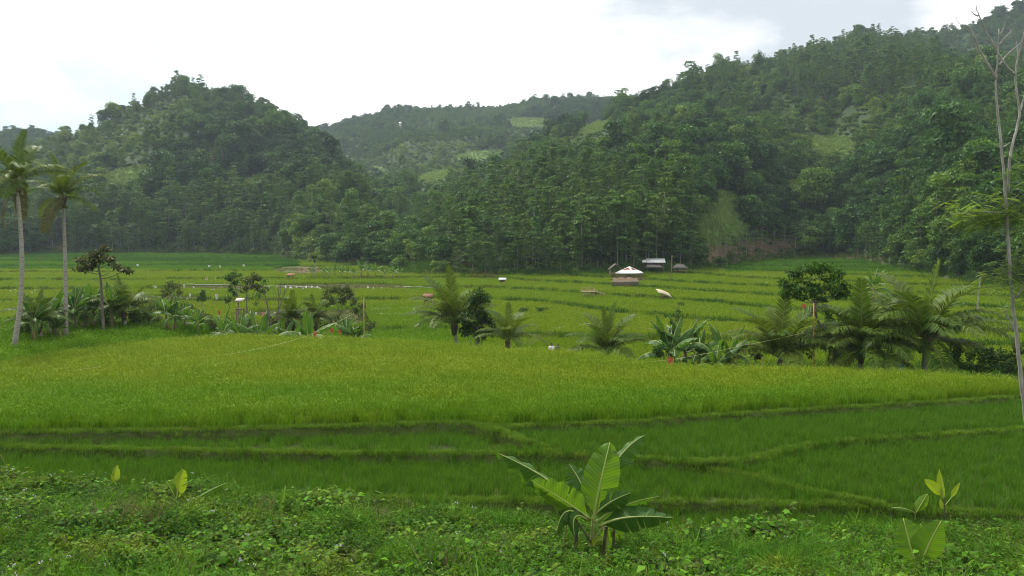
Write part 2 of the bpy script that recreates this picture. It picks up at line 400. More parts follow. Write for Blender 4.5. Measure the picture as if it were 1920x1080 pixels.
def land_mat(name, base, dark, bare, grass):
    m, nt, out = newmat(name); g = NT(nt); geo = g.n('ShaderNodeNewGeometry')
    pos = geo.outputs['Position']
    f = g.noise(pos, .9, 6, .65); c = g.ramp(f, [(.35, dark), (.65, base)])
    f2 = g.noise(pos, .07, 3); c = g.mix(g.maprange(f2, .45, .7, 0, .6), c, tuple(q * 1.25 for q in base))
    a = g.n('ShaderNodeAttribute', attribute_name='grassy'); c = g.mix(a.outputs['Fac'], c, g.ramp(f, [(.3, tuple(q * .7 for q in grass)), (.7, grass)]))
    b = g.n('ShaderNodeAttribute', attribute_name='bare'); fb = g.math('MULTIPLY', b.outputs['Fac'], g.maprange(f, .3, .6, .35, 1))
    c = g.mix(fb, c, g.ramp(g.noise(pos, .5, 5, .7), [(.35, tuple(q * .6 for q in bare)), (.7, bare)]))
    p = g.n('ShaderNodeBsdfPrincipled'); p.inputs['Roughness'].default_value = .9; p.inputs['Specular IOR Level'].default_value = .15; g.l(c, p.inputs['Base Color'])
    bp = g.n('ShaderNodeBump'); bp.inputs['Strength'].default_value = .6; bp.inputs['Distance'].default_value = .2; g.l(f, bp.inputs['Height']); g.l(bp.outputs[0], p.inputs['Normal'])
    g.l(p.outputs[0], out.inputs[0]); return m
M_GROUND = land_mat('paddy_earth', (.060, .090, .016), (.042, .058, .014), (.17, .105, .06), (.10, .14, .03))
M_HILL = land_mat('hill_earth', (.035, .065, .018), (.02, .036, .013), (.15, .10, .055), (.11, .19, .035))
hm = (RISE[:-1, :] > .35) & (GY[:-1, :] > 80)
tag(land_mesh('ground', ~hm, M_GROUND), 'muddy ground of the terraced valley floor under the rice', None, None, 'structure')
tag(land_mesh('hills', hm, M_HILL), 'steep green hills closing the valley', None, None, 'structure')

# flooded strip between two bunds, reflecting the sky
M_WATER, nt, out = newmat('paddy_water'); g = NT(nt)
p = g.n('ShaderNodeBsdfPrincipled'); p.inputs['Base Color'].default_value = (.05, .055, .03, 1); p.inputs['Roughness'].default_value = .08; p.inputs['Specular IOR Level'].default_value = .5
geo = g.n('ShaderNodeNewGeometry'); bp = g.n('ShaderNodeBump'); bp.inputs['Strength'].default_value = .15; bp.inputs['Distance'].default_value = .02
g.l(g.noise(geo.outputs['Position'], 5, 2), bp.inputs['Height']); g.l(bp.outputs[0], p.inputs['Normal']); g.l(p.outputs[0], out.inputs[0])
xs = np.linspace(-24, 2.2, 60); ya = fx(L_B, xs) + .25; yb = np.minimum(fx(L_EDGE, xs) - .2, np.where(xs > -1.5, ya + np.maximum(.1, (2.2 - xs) * .7), 99))
mb = MB(); V = []
for x, a, b in zip(xs, ya, yb): V += [(x, a, Z_P1 + .035), (x, b, Z_P1 + .035)]
mb.add(V, [(2 * k, 2 * k + 2, 2 * k + 3, 2 * k + 1) for k in range(len(xs) - 1)])
tag(mb.build('water', M_WATER), 'shallow water in the flooded strip between the bunds', None, None, 'structure')

# ------------------------------------------------------------------ sky, sun, air
SUN_AZ, SUN_EL = R(-38), R(54)
w = bpy.data.worlds.new('World'); scene.world = w; w.use_nodes = True
nt = w.node_tree; g = NT(nt); bg = nt.nodes['Background']
sky = g.n('ShaderNodeTexSky', sky_type='NISHITA'); sky.sun_disc = False; sky.sun_elevation = SUN_EL; sky.sun_rotation = SUN_AZ
sky.altitude = 600; sky.air_density = 1.0; sky.dust_density = 2.0
tc = g.n('ShaderNodeTexCoord'); D = tc.outputs['Generated']
mp = g.n('ShaderNodeMapping'); mp.inputs['Scale'].default_value = (1, 1, 2.4); g.l(D, mp.inputs[0])
n1 = g.noise(mp.outputs[0], 2.6, 7, .6); n2 = g.noise(mp.outputs[0], 1.4, 4, .5)
def lobe(px, py, a, b):   # broad patch of sky round a direction
    d = ray(px, py); d = d / np.linalg.norm(d)
    vm = g.n('ShaderNodeVectorMath', operation='DOT_PRODUCT'); g.l(D, vm.inputs[0]); vm.inputs[1].default_value = tuple(d)
    q = g.n('ShaderNodeMapRange', interpolation_type='SMOOTHERSTEP'); g.l(vm.outputs['Value'], q.inputs[0]); q.inputs[1].default_value = math.cos(R(a)); q.inputs[2].default_value = math.cos(R(b)); return q.outputs[0]
f = g.math('ADD', n1, g.math('MULTIPLY', lobe(1400, 75, 15, 3), .36))
f = g.math('SUBTRACT', f, g.math('MULTIPLY', lobe(700, 60, 34, 12), .2))
gray = g.maprange(f, .54, .76, 0, 1)
cloud = g.mix(gray, (1.0, 1.0, 1.01), (.50, .545, .59))
thin = g.math('MULTIPLY', lobe(20, 200, 16, 3), g.maprange(n1, .36, .54, .3, 1), True)
skyc = g.mix(1.0, sky.outputs[0], (.1, .1, .1), 'MULTIPLY')
pale = g.mix(.28, skyc, (.44, .64, .72)); pale = g.mix(.7, pale, (.44, .64, .72))
cover = g.math('SUBTRACT', 1.0, g.math('MULTIPLY', thin, .85), True)
c = g.mix(cover, pale, cloud)
g.l(c, bg.inputs['Color']); bg.inputs['Strength'].default_value = 1.0
sun = bpy.data.lights.new('sun', 'SUN'); sun.energy = 3.4; sun.angle = R(6); sun.color = (1, .95, .86)
so = bpy.data.objects.new('sun', sun); COL.objects.link(so)
sv = Vector((math.sin(SUN_AZ) * math.cos(SUN_EL), math.cos(SUN_AZ) * math.cos(SUN_EL), math.sin(SUN_EL)))
so.rotation_euler = (-sv).to_track_quat('-Z', 'Y').to_euler(); so.location = sv * 50
HAZE = .00017
m, nt, out = newmat('haze_air'); g = NT(nt); pv = g.n('ShaderNodeVolumePrincipled')
pv.inputs['Color'].default_value = (.72, .87, 1.0, 1); pv.inputs['Density'].default_value = HAZE; pv.inputs['Anisotropy'].default_value = .3
g.l(pv.outputs[0], out.inputs['Volume'])
lo, hi = float(GZ.min()) - 1.0, float(GZ.max()) + 25
mb = MB(); mb.box((0, 400, (lo + hi) / 2), (6200, 7000, hi - lo)); hz = mb.build('haze', m); tag(hz, 'pale haze lying in the valley air', None, None, 'stuff')
print('HAZE box', lo, hi)
scene.view_settings.view_transform = 'Standard'; scene.view_settings.look = 'None'; scene.view_settings.exposure = .52; scene.view_settings.gamma = 1
scene.cycles.use_denoising = True; scene.cycles.filter_width = 1.0
scene.cycles.max_bounces = 6; scene.cycles.diffuse_bounces = 3; scene.cycles.transmission_bounces = 3; scene.cycles.glossy_bounces = 2; scene.cycles.transparent_max_bounces = 4; scene.cycles.volume_bounces = 0
# ------------------------------------------------------------------ rice
GREENS = dict(young=(.024, .085, .010), mid=(.088, .215, .008), ripe=(.165, .245, .012), gold=(.21, .24, .014))
M_RICE = foliage_mat('rice_blade', [(1, 1, 1)], .3, .55, inst_attr='ripe', attr_cols=[GREENS['young'], (.038, .12, .010), GREENS['mid'], (.128, .232, .010), GREENS['ripe'], GREENS['gold']], leafvar=.32, spec=.05, tcol=(1.3, 1.2, .6))
M_PANICLE = foliage_mat('rice_panicle', [(1, 1, 1)], .2, .6, inst_attr='ripe', attr_cols=[GREENS['young'], (.05, .14, .012), (.10, .21, .010), (.15, .25, .012), (.20, .28, .016), (.25, .30, .03)], leafvar=.25, spec=.05)
M_YOUNG = foliage_mat('young_rice_blade', [(.058, .148, .011), (.078, .18, .013)],   .3, .5, leafvar=.4, spec=.08,
                      patch=[((.075, .11, .012), .35, .5, .75, .35)])
M_BUND = foliage_mat('bund_grass', [(.095, .19, .016), (.125, .225, .02), (.08, .165, .018)], .32, .55, leafvar=.4, spec=.06, patch=[((.16, .13, .04), .6, .6, .78, .5)])
def patch(nb, size, h0, h1, w, lean, pan=0, hang=.5, tuft=None):
    mb = MB()
    P = RNG.uniform(-size / 2, size / 2, (nb, 3)); P[:, 2] = -.03
    if tuft:
        C = RNG.uniform(-size / 2, size / 2, (tuft, 2)); k = RNG.integers(0, tuft, nb); P[:, :2] = C[k] + RNG.normal(0, .05, (nb, 2))
    th = RNG.uniform(0, 2 * math.pi, nb); D = np.stack([np.cos(th), np.sin(th), 0 * th], 1)
    mb.blades(P, D, RNG.uniform(h0, h1, nb), RNG.uniform(.7, 1.3, nb) * w, RNG.uniform(.1, lean, nb))
    if pan:
        P2 = RNG.uniform(-size / 2, size / 2, (pan, 3)); P2[:, 2] = RNG.uniform(h0 * .75, h1 * .95, pan)
        th = RNG.uniform(0, 2 * math.pi, pan); D2 = np.stack([np.cos(th), np.sin(th), RNG.uniform(-.9, .3, pan)], 1)
        mb.leaves(P2, D2, np.tile([0, .3, 1.0], (pan, 1)), .15, w * 1.3, 1)
    return mb
rice_c = proto_collection('rice_patch', [patch(110, .75, .5, .78, .016, .55, 22).mesh('rice_patch', [M_RICE, M_PANICLE]) for k in range(5)])
ricefar_c = proto_collection('rice_bed', [patch(170, 1.7, .45, .72, .042, .5, 30).mesh('rice_bed', [M_RICE, M_PANICLE]) for k in range(4)])
young_c = proto_collection('young_rice', [patch(54, .42, .28, .48, .010, .5, 0, tuft=6).mesh('young_rice', [M_YOUNG]) for k in range(5)])
bund_c = proto_collection('bund_tuft', [patch(46, .34, .06, .2, .012, .9).mesh('bund_tuft', [M_BUND]) for k in range(4)])
def jgrid(x0, x1, y0, y1, s):
    X, Y = np.meshgrid(np.arange(x0, x1, s), np.arange(y0, y1, s)); n = X.size
    return X.ravel() + RNG.uniform(-.5, .5, n) * s, Y.ravel() + RNG.uniform(-.5, .5, n) * s
def inframe(x, y, m=330): u = 960 + F * x / np.maximum(y, 1); return (u > -m) & (u < 1920 + m)
def P3(x, y): return np.stack([x, y, ground_z(x, y)], 1)
# main field
x, y = jgrid(-52, 52, 27, 62, .42)
k = (y > fx(L_EDGE, x) + .18) & (y < fx(L_CREST, x) + .6) & inframe(x, y)
x, y = x[k], y[k]
P = P3(x, y); u, v = uv_of(P[:, 0], P[:, 1], P[:, 2] + .6)
edge = (y - fx(L_EDGE, x)); 
ripe = .50 + .30 * sstep(735, 690, v + 22 * fbm(x / 5, y / 3) + np.interp(u, [0, 500, 900, 1400, 1920], [0, 0, 8, 4, -4])) * 1.0
ripe = .52 + .22 * (1 - sstep(690, 742, v + 26 * fbm(x / 5, y / 3))) + .16 * fbm(x / 5 + 5, y / 2.5) + .14 * (RNG.random(len(x)) - .5)
ripe = ripe - .18 * (1 - sstep(0, 4.5, edge)) * (u < 900) * 0 + .06 * fbm(x / 1.3, y / 1.3)
left_low = (u < 210) & (v < 665); 
sc = RNG.uniform(.9, 1.1, len(x)) * (1 + .08 * fbm(x / 3, y / 3)) * np.interp(edge, [0, .3, 1.2], [.6, .72, 1])
tag(scatter('rice_grass', P, RNG.uniform(0, 6.28, len(x)), sc, RNG.integers(0, 5, len(x)), rice_c, attrs=dict(ripe=ripe)), 'ripening yellow green rice filling the big field', None)
# terraces of the valley
x, y = [], []
for (a, b, s) in ((58, 110, .95), (110, 180, 1.15), (180, 300, 1.4)):
    q = jgrid(-.82 * b, .82 * b, a, b, s); x.append(q[0]); y.append(q[1])
x = np.concatenate(x); y = np.concatenate(y)
h = valley(x, y); fr = h / STEP - np.floor(h / STEP); hx = (valley(x + .3, y) - h) / .3; hy = (valley(x, y + .3) - h) / .3
gr = np.hypot(hx, hy) + 1e-4; dtop = (1 - fr) * STEP / gr; dbot = fr * STEP / gr   # metres to the riser above / below
rise = hill_rise(x, y)
P = P3(x, y); u, v = uv_of(P[:, 0], P[:, 1], P[:, 2])
k = inframe(x, y, 260) & (rise < .4) & (y > fx(L_CREST, x) + 4) & (dtop > .4) & (dbot > .7)
fallow = fbm(x / 24 + 9, y / 16 + 2, 3)
VBARE = ([(420, 540, 110, 5, 0), (640, 538, 160, 6, 0), (560, 592, 150, 10, 0), (640, 600, 60, 22, 0), (230, 560, 60, 10, 0), (1180, 522, 40, 14, 0), (560, 508, 60, 10, 0), (330, 560, 80, 6, 0)])
bare = in_patch(u, v, VBARE)
k &= ~(bare > RNG.uniform(.2, .9, len(x)))
x, y, P, u, v = x[k], y[k], P[k], u[k], v[k]; cell = np.floor(valley(x, y) / STEP)
ripe = .70 + .045 * np.sin(cell * 2.3 + np.floor(x / 37)) + .12 * fbm(x / 20, y / 20) + .1 * (RNG.random(len(x)) - .5)
ripe = np.where((v < 508) & (u < 560), .27 + .10 * (RNG.random(len(x)) - .5) + .09 * np.sin(cell * 2.1 + np.floor(x / 31)) + .08 * fbm(x / 16, y / 12), ripe)
ripe = np.where((v < 514) & (u > 1360), .22 + .2 * RNG.random(len(x)), ripe)
ripe = np.where((y < 68) & (x < -20), .3 + .1 * RNG.random(len(x)), ripe)
ripe = np.where((v > 575) & (u > 560) & (u < 900), ripe - .12, ripe)
xs_, ys_ = jgrid(-48, -17, 43, 69, .9); ks_ = (ys_ > fx(L_CREST, xs_) + .8) & (xs_ + 1.5 * fbm(ys_ / 4, xs_ / 4) < -21) & (ys_ < 66) & inframe(xs_, ys_)
xs_, ys_ = xs_[ks_], ys_[ks_]; P = np.vstack([P, P3(xs_, ys_)]); x = np.concatenate([x, xs_]); y = np.concatenate([y, ys_]); ripe = np.concatenate([ripe, .42 + .08 * RNG.random(len(xs_))])
tag(scatter('terrace_rice_grass', P, RNG.uniform(0, 6.28, len(x)), RNG.uniform(.8, 1.15, len(x)), RNG.integers(0, 4, len(x)), ricefar_c, attrs=dict(ripe=ripe)), 'rice on the stepped terraces of the valley floor', None)
print('far rice', len(x))
# young rice in the lower paddies
x, y = jgrid(-34, 36, 20.5, 39, .27)
eM, eB, eD = fx(L_EDGE, x), fx(L_B, x), fx(L_D, x)
bd = np.minimum.reduce([dist_poly(q, x, y) for q in (L_EDGE, L_B, L_D, L_A2, L_C)])
k = (y < eM - .3) & (y > bank_front(x) + .5) & inframe(x, y) & (bd > .17)
xa = xofy(L_A2, y)
p1 = (y > eB) & (y < eM) & (x < xa)
dens = np.where(p1, np.clip(.9 - .75 * np.exp(-((y - eB - .9) / .55) ** 2) * (.5 + 1.2 * fbm(x / 3, y / 2)).clip(0, 1) * (x > -13), .12, 1), np.clip(1.0 + .5 * fbm(x / 2.2, y / 1.4), .6, 1))
k &= RNG.random(len(x)) < dens
x, y = x[k], y[k]; P = P3(x, y)
tag(scatter('young_rice_grass', P, RNG.uniform(0, 6.28, len(x)), RNG.uniform(.75, 1.2, len(x)), RNG.integers(0, 5, len(x)), young_c), 'dark green young rice in the lower paddies', None)
# dark grass along the terrace risers and over the fallow plots
M_RISER = foliage_mat('riser_grass', [(.036, .095, .010), (.05, .12, .012), (.065, .14, .014)], .25, .6, leafvar=.4, spec=.08, patch=[((.14, .10, .05), .10, .55, .72, .8)])
M_DRY = foliage_mat('stubble', [(.13, .11, .05), (.10, .12, .04), (.16, .13, .06)], .2, .7, leafvar=.4, spec=.05)
riser_c = proto_collection('riser_tuft', [patch(60, 1.0, .45, .78, .04, .7).mesh('riser_tuft', [M_RISER]) for k in range(4)] + [patch(40, 1.1, .06, .28, .05, .9).mesh('stubble', [M_DRY]) for k in range(3)])
x, y = [], []
for (a, b, s_) in ((44, 72, .8), (72, 110, .8), (110, 180, .95), (180, 300, 1.2)):
    q = jgrid(-.82 * b, .82 * b, a, b, s_); x.append(q[0]); y.append(q[1])
x = np.concatenate(x); y = np.concatenate(y); h = valley(x, y); fr = h / STEP - np.floor(h / STEP)
gr = np.hypot((valley(x + .3, y) - h) / .3, (valley(x, y + .3) - h) / .3) + 1e-4; dtop = (1 - fr) * STEP / gr; dbot = fr * STEP / gr
rise = hill_rise(x, y); P = P3(x, y); u, v = uv_of(P[:, 0], P[:, 1], P[:, 2])
bare = in_patch(u, v, VBARE); dc = y - fx(L_CREST, x)
near_riser = ((dtop < .4) | (dbot < .7)); stub = bare > .2
k = inframe(x, y, 260) & (rise < 2.5) & (dc > .9) & (near_riser & (RNG.random(len(x)) < .8) | stub | (dc < 4.5) | (rise > .3))
k &= ~((y < 66) & (x < -20) & (dc > 4.5))
x, y, P, stub, rise = x[k], y[k], P[k], stub[k], rise[k]
pid = np.where(stub, RNG.integers(4, 7, len(x)), RNG.integers(0, 4, len(x)))
tag(scatter('terrace_grass', P, RNG.uniform(0, 6.28, len(x)), np.where(stub, RNG.uniform(.6, 1.1, len(x)), RNG.uniform(.85, 1.35, len(x))), pid, riser_c), 'dark grass on the terrace risers and stubble on the fallow plots', None)
# grass on the bunds
X, Y, S = [], [], []
for Ln, w_, n in ((L_EDGE, .3, 60), (L_B, .42, 75), (L_D, .42, 70), (L_A2, .36, 80), (L_C, .42, 90)):
    seg = np.hypot(*np.diff(Ln, axis=0).T); cum = np.concatenate([[0], np.cumsum(seg)])
    t = RNG.uniform(0, cum[-1], int(cum[-1] * n * 1.2)); px_ = np.interp(t, cum, Ln[:, 0]); py_ = np.interp(t, cum, Ln[:, 1])
    X.append(px_ + RNG.normal(0, w_ * .2, len(t))); Y.append(py_ + np.where(RNG.random(len(t)) < .42, RNG.normal(0, w_ * .25, len(t)), RNG.uniform(-.7, -.1, len(t)))); S.append(RNG.uniform(.5, 1.05, len(t)))
x, y, s = map(np.concatenate, (X, Y, S)); k = inframe(x, y); x, y, s = x[k], y[k], s[k]
P = P3(x, y)
tag(scatter('bund_grass', P, RNG.uniform(0, 6.28, len(x)), s, RNG.integers(0, 4, len(x)), bund_c), 'short grass growing along the paddy bunds', None)

# ------------------------------------------------------------------ weeds on the bank
M_WEED = foliage_mat('weed_leaf', [(.046, .145, .010), (.070, .188, .013), (.108, .228, .017), (.030, .10, .011)], .34, .55, leafvar=.5, spec=.05, patch=[((.17, .22, .025), .55, .52, .70, .65), ((.018, .055, .010), .75, .52, .68, .6)])
M_STEM = simple_mat('weed_stem', (.10, .13, .03), (.16, .12, .06), 20)
M_PETAL = simple_mat('flower_head', (.52, .49, .56), (.66, .64, .66), 40)
def weed(nl, h, spread, ll, lw, stems=4, droop=.2):
    mb = MB(); Ps, Ds, Ns, Ls = [], [], [], []
    for sidx in range(stems):
        a = RNG.uniform(0, 6.28); r = RNG.uniform(0, spread); hh = h * RNG.uniform(.6, 1.05)
        top = np.array([math.cos(a) * r, math.sin(a) * r, hh]); mid = top * np.array([.35, .35, .55])
        mb.tube([(0, 0, -.05), mid, top], [.006, .005, .003], 3, 1, cap=False)
        for j in range(nl // stems):
            t = RNG.uniform(.25, 1) ** .8; q = (1 - t) ** 2 * np.zeros(3) + 2 * t * (1 - t) * mid + t * t * top
            th = RNG.uniform(0, 6.28); Ps.append(q + RNG.normal(0, .02, 3)); Ds.append((math.cos(th), math.sin(th), RNG.uniform(-.5, .45) - droop)); Ns.append(RNG.normal(0, .45, 3) + (0, 0, 1)); Ls.append(ll * RNG.uniform(.55, 1.25))
    Ls = np.array(Ls); mb.leaves(np.array(Ps), np.array(Ds), np.array(Ns), Ls, Ls * lw, 0, .1)
    return mb.mesh('weed', [M_WEED, M_STEM])
weed_c = proto_collection('weed', [weed(80, .55, .30, .10, .55, 5), weed(90, .70, .26, .085, .5, 5), weed(70, .45, .34, .13, .6, 5), weed(110, .5, .32, .07, .6, 7), weed(60, .85, .20, .10, .4, 3), weed(90, .4, .36, .10, .7, 6)])
def weed_grass(n, h):
    mb = MB(); P = RNG.normal(0, .09, (n, 3)); P[:, 2] = -.03; th = RNG.uniform(0, 6.28, n); D = np.stack([np.cos(th), np.sin(th), 0 * th], 1)
    mb.blades(P, D, RNG.uniform(.5, 1.0, n) * h, RNG.uniform(.012, .022, n), RNG.uniform(.3, 1.1, n)); return mb.mesh('weed_grass', [M_WEED, M_STEM])
def vine(n):
    mb = MB(); C = np.cumsum(RNG.normal(0, .09, (n, 3)), 0); C[:, 2] = .42 + .10 * np.sin(np.arange(n)) + RNG.normal(0, .04, n); mb.tube(C, .005, 3, 1, cap=False)
    th = RNG.uniform(0, 6.28, n); mb.leaves(C, np.stack([np.cos(th), np.sin(th), RNG.uniform(-.6, .1, n)], 1), np.tile([0, 0, 1.0], (n, 1)) + RNG.normal(0, .3, (n, 3)), RNG.uniform(.12, .2, n), RNG.uniform(.10, .16, n), 0, .12); return mb.mesh('vine', [M_WEED, M_STEM])
def dead_stems(n):
    mb = MB()
    for k in range(n):
        a = RNG.uniform(0, 6.28); r = RNG.uniform(.1, .4); h = RNG.uniform(.4, .95); mb.tube([(0, 0, 0), (math.cos(a) * r * .4, math.sin(a) * r * .4, h * .6), (math.cos(a) * r, math.sin(a) * r, h)], [.005, .004, .003], 3, 1, cap=False)
    m_ = 14; P = RNG.normal(0, .16, (m_, 3)); P[:, 2] = RNG.uniform(.2, .8, m_); mb.leaves(P, RNG.normal(0, 1, (m_, 3)), RNG.normal(0, 1, (m_, 3)), .07, .03, 2); return mb.mesh('dead_stems', [M_WEED, M_DSTEM, M_DRY])
M_DSTEM = simple_mat('dead_stem', (.26, .20, .11), (.16, .11, .06), 15)
WEXTRA = [weed_grass(40, .8), weed_grass(30, 1.0), vine(26), vine(34), dead_stems(8), dead_stems(5)]
def fern(n=7):
    mb = MB()
    for k in range(n):
        a = RNG.uniform(0, 6.28); L = RNG.uniform(.5, .8); d = np.array([math.cos(a), math.sin(a), 0]); t = np.linspace(0, 1, 14)
        C = d[None] * (t * L)[:, None] + np.array([0, 0, 1])[None] * (.75 * t - .55 * t * t)[:, None] * L
        mb.tube(C[::3], .004, 3, 1, cap=False)
        s = np.array([-d[1], d[0], 0]); w_ = np.sin(np.pi * np.clip(t * .9 + .08, 0, 1)) * .19
        for sg in (-1, 1): mb.leaves(C, s[None] * sg + d[None] * .35 + np.array([0, 0, -.15]), np.tile([0, 0, 1.0], (14, 1)), w_, .035, 0, .04)
    return mb.mesh('fern', [M_WEED, M_STEM])
for k_, me_ in enumerate(WEXTRA):
    o_ = bpy.data.objects.new('weed_%02d' % (6 + k_), me_); weed_c.objects.link(o_)
fern_c = proto_collection('fern', [fern() for k in range(3)])
x, y = jgrid(-22, 22, 9.5, 25, .19)
k = inframe(x, y, 300) & (y < bank_front(x) + .9 * fbm(x / .9, y / .9 + 4, 2))
k &= fbm(x / 1.1 + 3, y / 1.1, 3) > -.62
for (px_, row_, rx_, ry_) in ((1108, 1050, .75, 1.15), (1722, 1082, .6, .8)):
    q_ = hit(px_, row_, 8); k &= ~((np.hypot((x - q_.x) / rx_, (y - q_.y + .35) / ry_) < 1) & (RNG.random(len(x)) < .88))
x, y = x[k], y[k]; P = P3(x, y)
spec = fbm(x / 2.4, y / 1.8, 3) + RNG.normal(0, .18, len(x)); pid = np.clip(((spec + .75) * 4), 0, 5.99).astype(int)
q1, q2, q3, rr_ = fbm(x / 1.9 + 50, y / 1.6, 3), fbm(x / 1.6 + 80, y / 1.5, 3), fbm(x / 1.2 + 20, y / 1.2 + 9, 3), RNG.random(len(x))
pid = np.where((q1 > .22) & (rr_ < .6) | (rr_ < .04), RNG.integers(6, 8, len(x)), pid); pid = np.where((q2 > .25) & (rr_ < .6) | (rr_ > .97), RNG.integers(8, 10, len(x)), pid); pid = np.where((q3 > .5) & (rr_ < .5) | ((rr_ > .5) & (rr_ < .505)), RNG.integers(10, 12, len(x)), pid)
hmod = .85 + .55 * fbm(x / 1.7 + 30, y / 1.5, 3); 
tag(scatter('weeds', P, RNG.uniform(0, 6.28, len(x)), RNG.uniform(.7, 1.15, len(x)) * np.clip(hmod, .45, 1.4), pid, weed_c, tilt=RNG.normal(0, .18, (len(x), 2))), 'tangle of leafy weeds covering the near bank', None)
print('weeds', len(x))
# little white flower heads among them
def blossom():
    mb = MB(); mb.tube([(0, 0, 0), (.02, .01, .35), (.03, .03, .72)], [.004, .003, .003], 3, 1, cap=False)
    for k in range(RNG.integers(2, 5)):
        c = np.array([.03, .03, .72]) + RNG.normal(0, .035, 3) * (1, 1, .4); n = 10
        D = unit(RNG.normal(0, 1, (n, 3)) + np.array([0, 0, .5])); mb.leaves(np.tile(c, (n, 1)), D, RNG.normal(0, 1, (n, 3)), .018, .014, 0, .05)
    return mb.mesh('blossom', [M_PETAL, M_STEM])
blos_c = proto_collection('blossom', [blossom() for k in range(4)])
x = RNG.uniform(-15, 15, 900); y = RNG.uniform(11, 24, 900); k = inframe(x, y, 20) & (y < bank_front(x)) & (RNG.random(900) < np.where(x < 0, .24, .06)) & (fbm(x / 1.1, y / 1.1, 2) > .05)
x, y = x[k], y[k]; P = P3(x, y)
tag(scatter('wildflower_weeds', P, RNG.uniform(0, 6.28, len(x)), RNG.uniform(.75, 1.25, len(x)), RNG.integers(0, 4, len(x)), blos_c), 'tiny white flower heads scattered among the weeds', None)

# ------------------------------------------------------------------ trees of the hills
def crown_mesh(clumps, leaf, nleaf, mats=None, up=.55, flat=1.0, mb=None, mat=0, aspect=.62, shell=.72, droop=0.):
    mb = mb or MB()
    for (c, r) in clumps:
        c = np.asarray(c, float); r = np.asarray(r if np.ndim(r) else (r, r, r * flat), float)
        n = max(6, int(nleaf * (r[0] * r[1]) ** .5 * max(r[2], r[0] * .5) ** .5 / 1.0))
        U = unit(RNG.normal(0, 1, (n, 3))); U[:, 2] = np.where(U[:, 2] < -.35, -U[:, 2] * .6, U[:, 2]); U = unit(U)
        P = c + U * r * RNG.uniform(shell, 1.06, (n, 1))
        D = unit(U * .6 + RNG.normal(0, .55, (n, 3)) - np.array([0, 0, droop])); N = unit(U * .5 + np.array([0, 0, up]) + RNG.normal(0, .35, (n, 3)))
        L = leaf * RNG.uniform(.6, 1.35, n)
        mb.leaves(P - D * L[:, None] * .4, D, N, L, L * aspect, mat)
    return mb
M_BARKPALE = simple_mat('pale_bark', (.25, .24, .20), (.13, .125, .10), 3, .85, stretch=(1, 1, .3))
M_BARKDARK = simple_mat('dark_bark', (.085, .07, .055), (.16, .13, .10), 6, .9, stretch=(1, 1, .3), bump=.4)
FCOLS = [(.020, .056, .016), (.038, .098, .020), (.058, .132, .022), (.088, .175, .026), (.13, .22, .032), (.165, .255, .042)]
FPATCH = [((.10, .085, .045), .022, .62, .80, .4), ((.030, .085, .034), .012, .5, .7, .5)]
M_FOREST = foliage_mat('forest_leaf', [(1, 1, 1)], .24, .5, leafvar=.45, spec=.1, inst_attr='tint', attr_cols=FCOLS, patch=FPATCH)
M_FOREST2 = foliage_mat('edge_tree_leaf', FCOLS[:5], .24, .5, leafvar=.45, spec=.1)
M_FEATHER = foliage_mat('plantation_leaf', [(.060, .135, .020), (.082, .165, .022), (.05, .125, .026), (.10, .17, .026)], .28, .5, leafvar=.4, spec=.12)
M_BAMBOO = foliage_mat('bamboo_leaf', [(.05, .125, .024), (.065, .15, .03)], .28, .5, leafvar=.35, spec=.12)
M_HBANANA = foliage_mat('broad_leaf', [(.07, .14, .04), (.09, .17, .05)], .3, .35, leafvar=.4, spec=.5)
def blob_tree(w, h, base, nc, leaf, nl, top=1.0):
    cl = []
    for k in range(nc):
        a = RNG.uniform(0, 6.28); q = RNG.uniform(0, 1) ** .6; zz = RNG.uniform(0, 1)
        rad = w / 2 * q * math.sqrt(max(.05, 1 - (zz * 1.05 - .25) ** 2)) * .75; r = w * RNG.uniform(.17, .30)
        cl.append(((math.cos(a) * rad, math.sin(a) * rad, base + (h - base) * (.2 + .72 * zz) - r * .2), (r, r, r * RNG.uniform(.6, .95))))
    return crown_mesh(cl, leaf, nl)
def layer_tree(w, h, base, nlay, leaf, nl):
    cl = []
    for k in range(nlay):
        t = k / max(1, nlay - 1); z = base + (h - base) * (t ** .8); ww = w / 2 * (1 - .55 * t ** 1.6) * RNG.uniform(.75, 1.1)
        for j in range(RNG.integers(2, 5)):
            a = RNG.uniform(0, 6.28); q = ww * RNG.uniform(.3, .85); r = w * RNG.uniform(.14, .24)
            cl.append(((math.cos(a) * q, math.sin(a) * q, z + RNG.uniform(-.3, .5)), (r, r, r * .32)))
    return crown_mesh(cl, leaf, nl, up=1.1, shell=.3)
def bamboo(h, n, leaf):
    mb = MB()
    for k in range(n):
        a = RNG.uniform(0, 6.28); sp = RNG.uniform(.15, .42) * h; d = np.array([math.cos(a), math.sin(a), 0]); t = np.linspace(0, 1, 9); hh = h * RNG.uniform(.7, 1.05)
        C = d[None] * (sp * t ** 2.2)[:, None] + np.array([0, 0, 1.0])[None] * (hh * (t * 1.25 - .25 * t ** 3.2))[:, None]
        mb.tube(C[::2], [.09, .08, .07, .05, .02], 3, 1, cap=False)
        for tt in np.linspace(.25, 1, 16):
            c = np.array([np.interp(tt, t, C[:, i]) for i in range(3)]); m_ = 9
            D = unit(RNG.normal(0, .8, (m_, 3)) + d * .4 - np.array([0, 0, .5])); mb.leaves(c + RNG.normal(0, .45, (m_, 3)), D, RNG.normal(0, .5, (m_, 3)) + np.array([0, 0, 1]), leaf * RNG.uniform(.6, 1.2, m_), leaf * .4)
    return mb
def shrub(w, h, leaf, nl):
    cl = [((RNG.uniform(-.35, .35) * w, RNG.uniform(-.35, .35) * w, h * RNG.uniform(.25, .6)), w * RNG.uniform(.2, .34)) for k in range(5)]
    return crown_mesh(cl, leaf, nl)
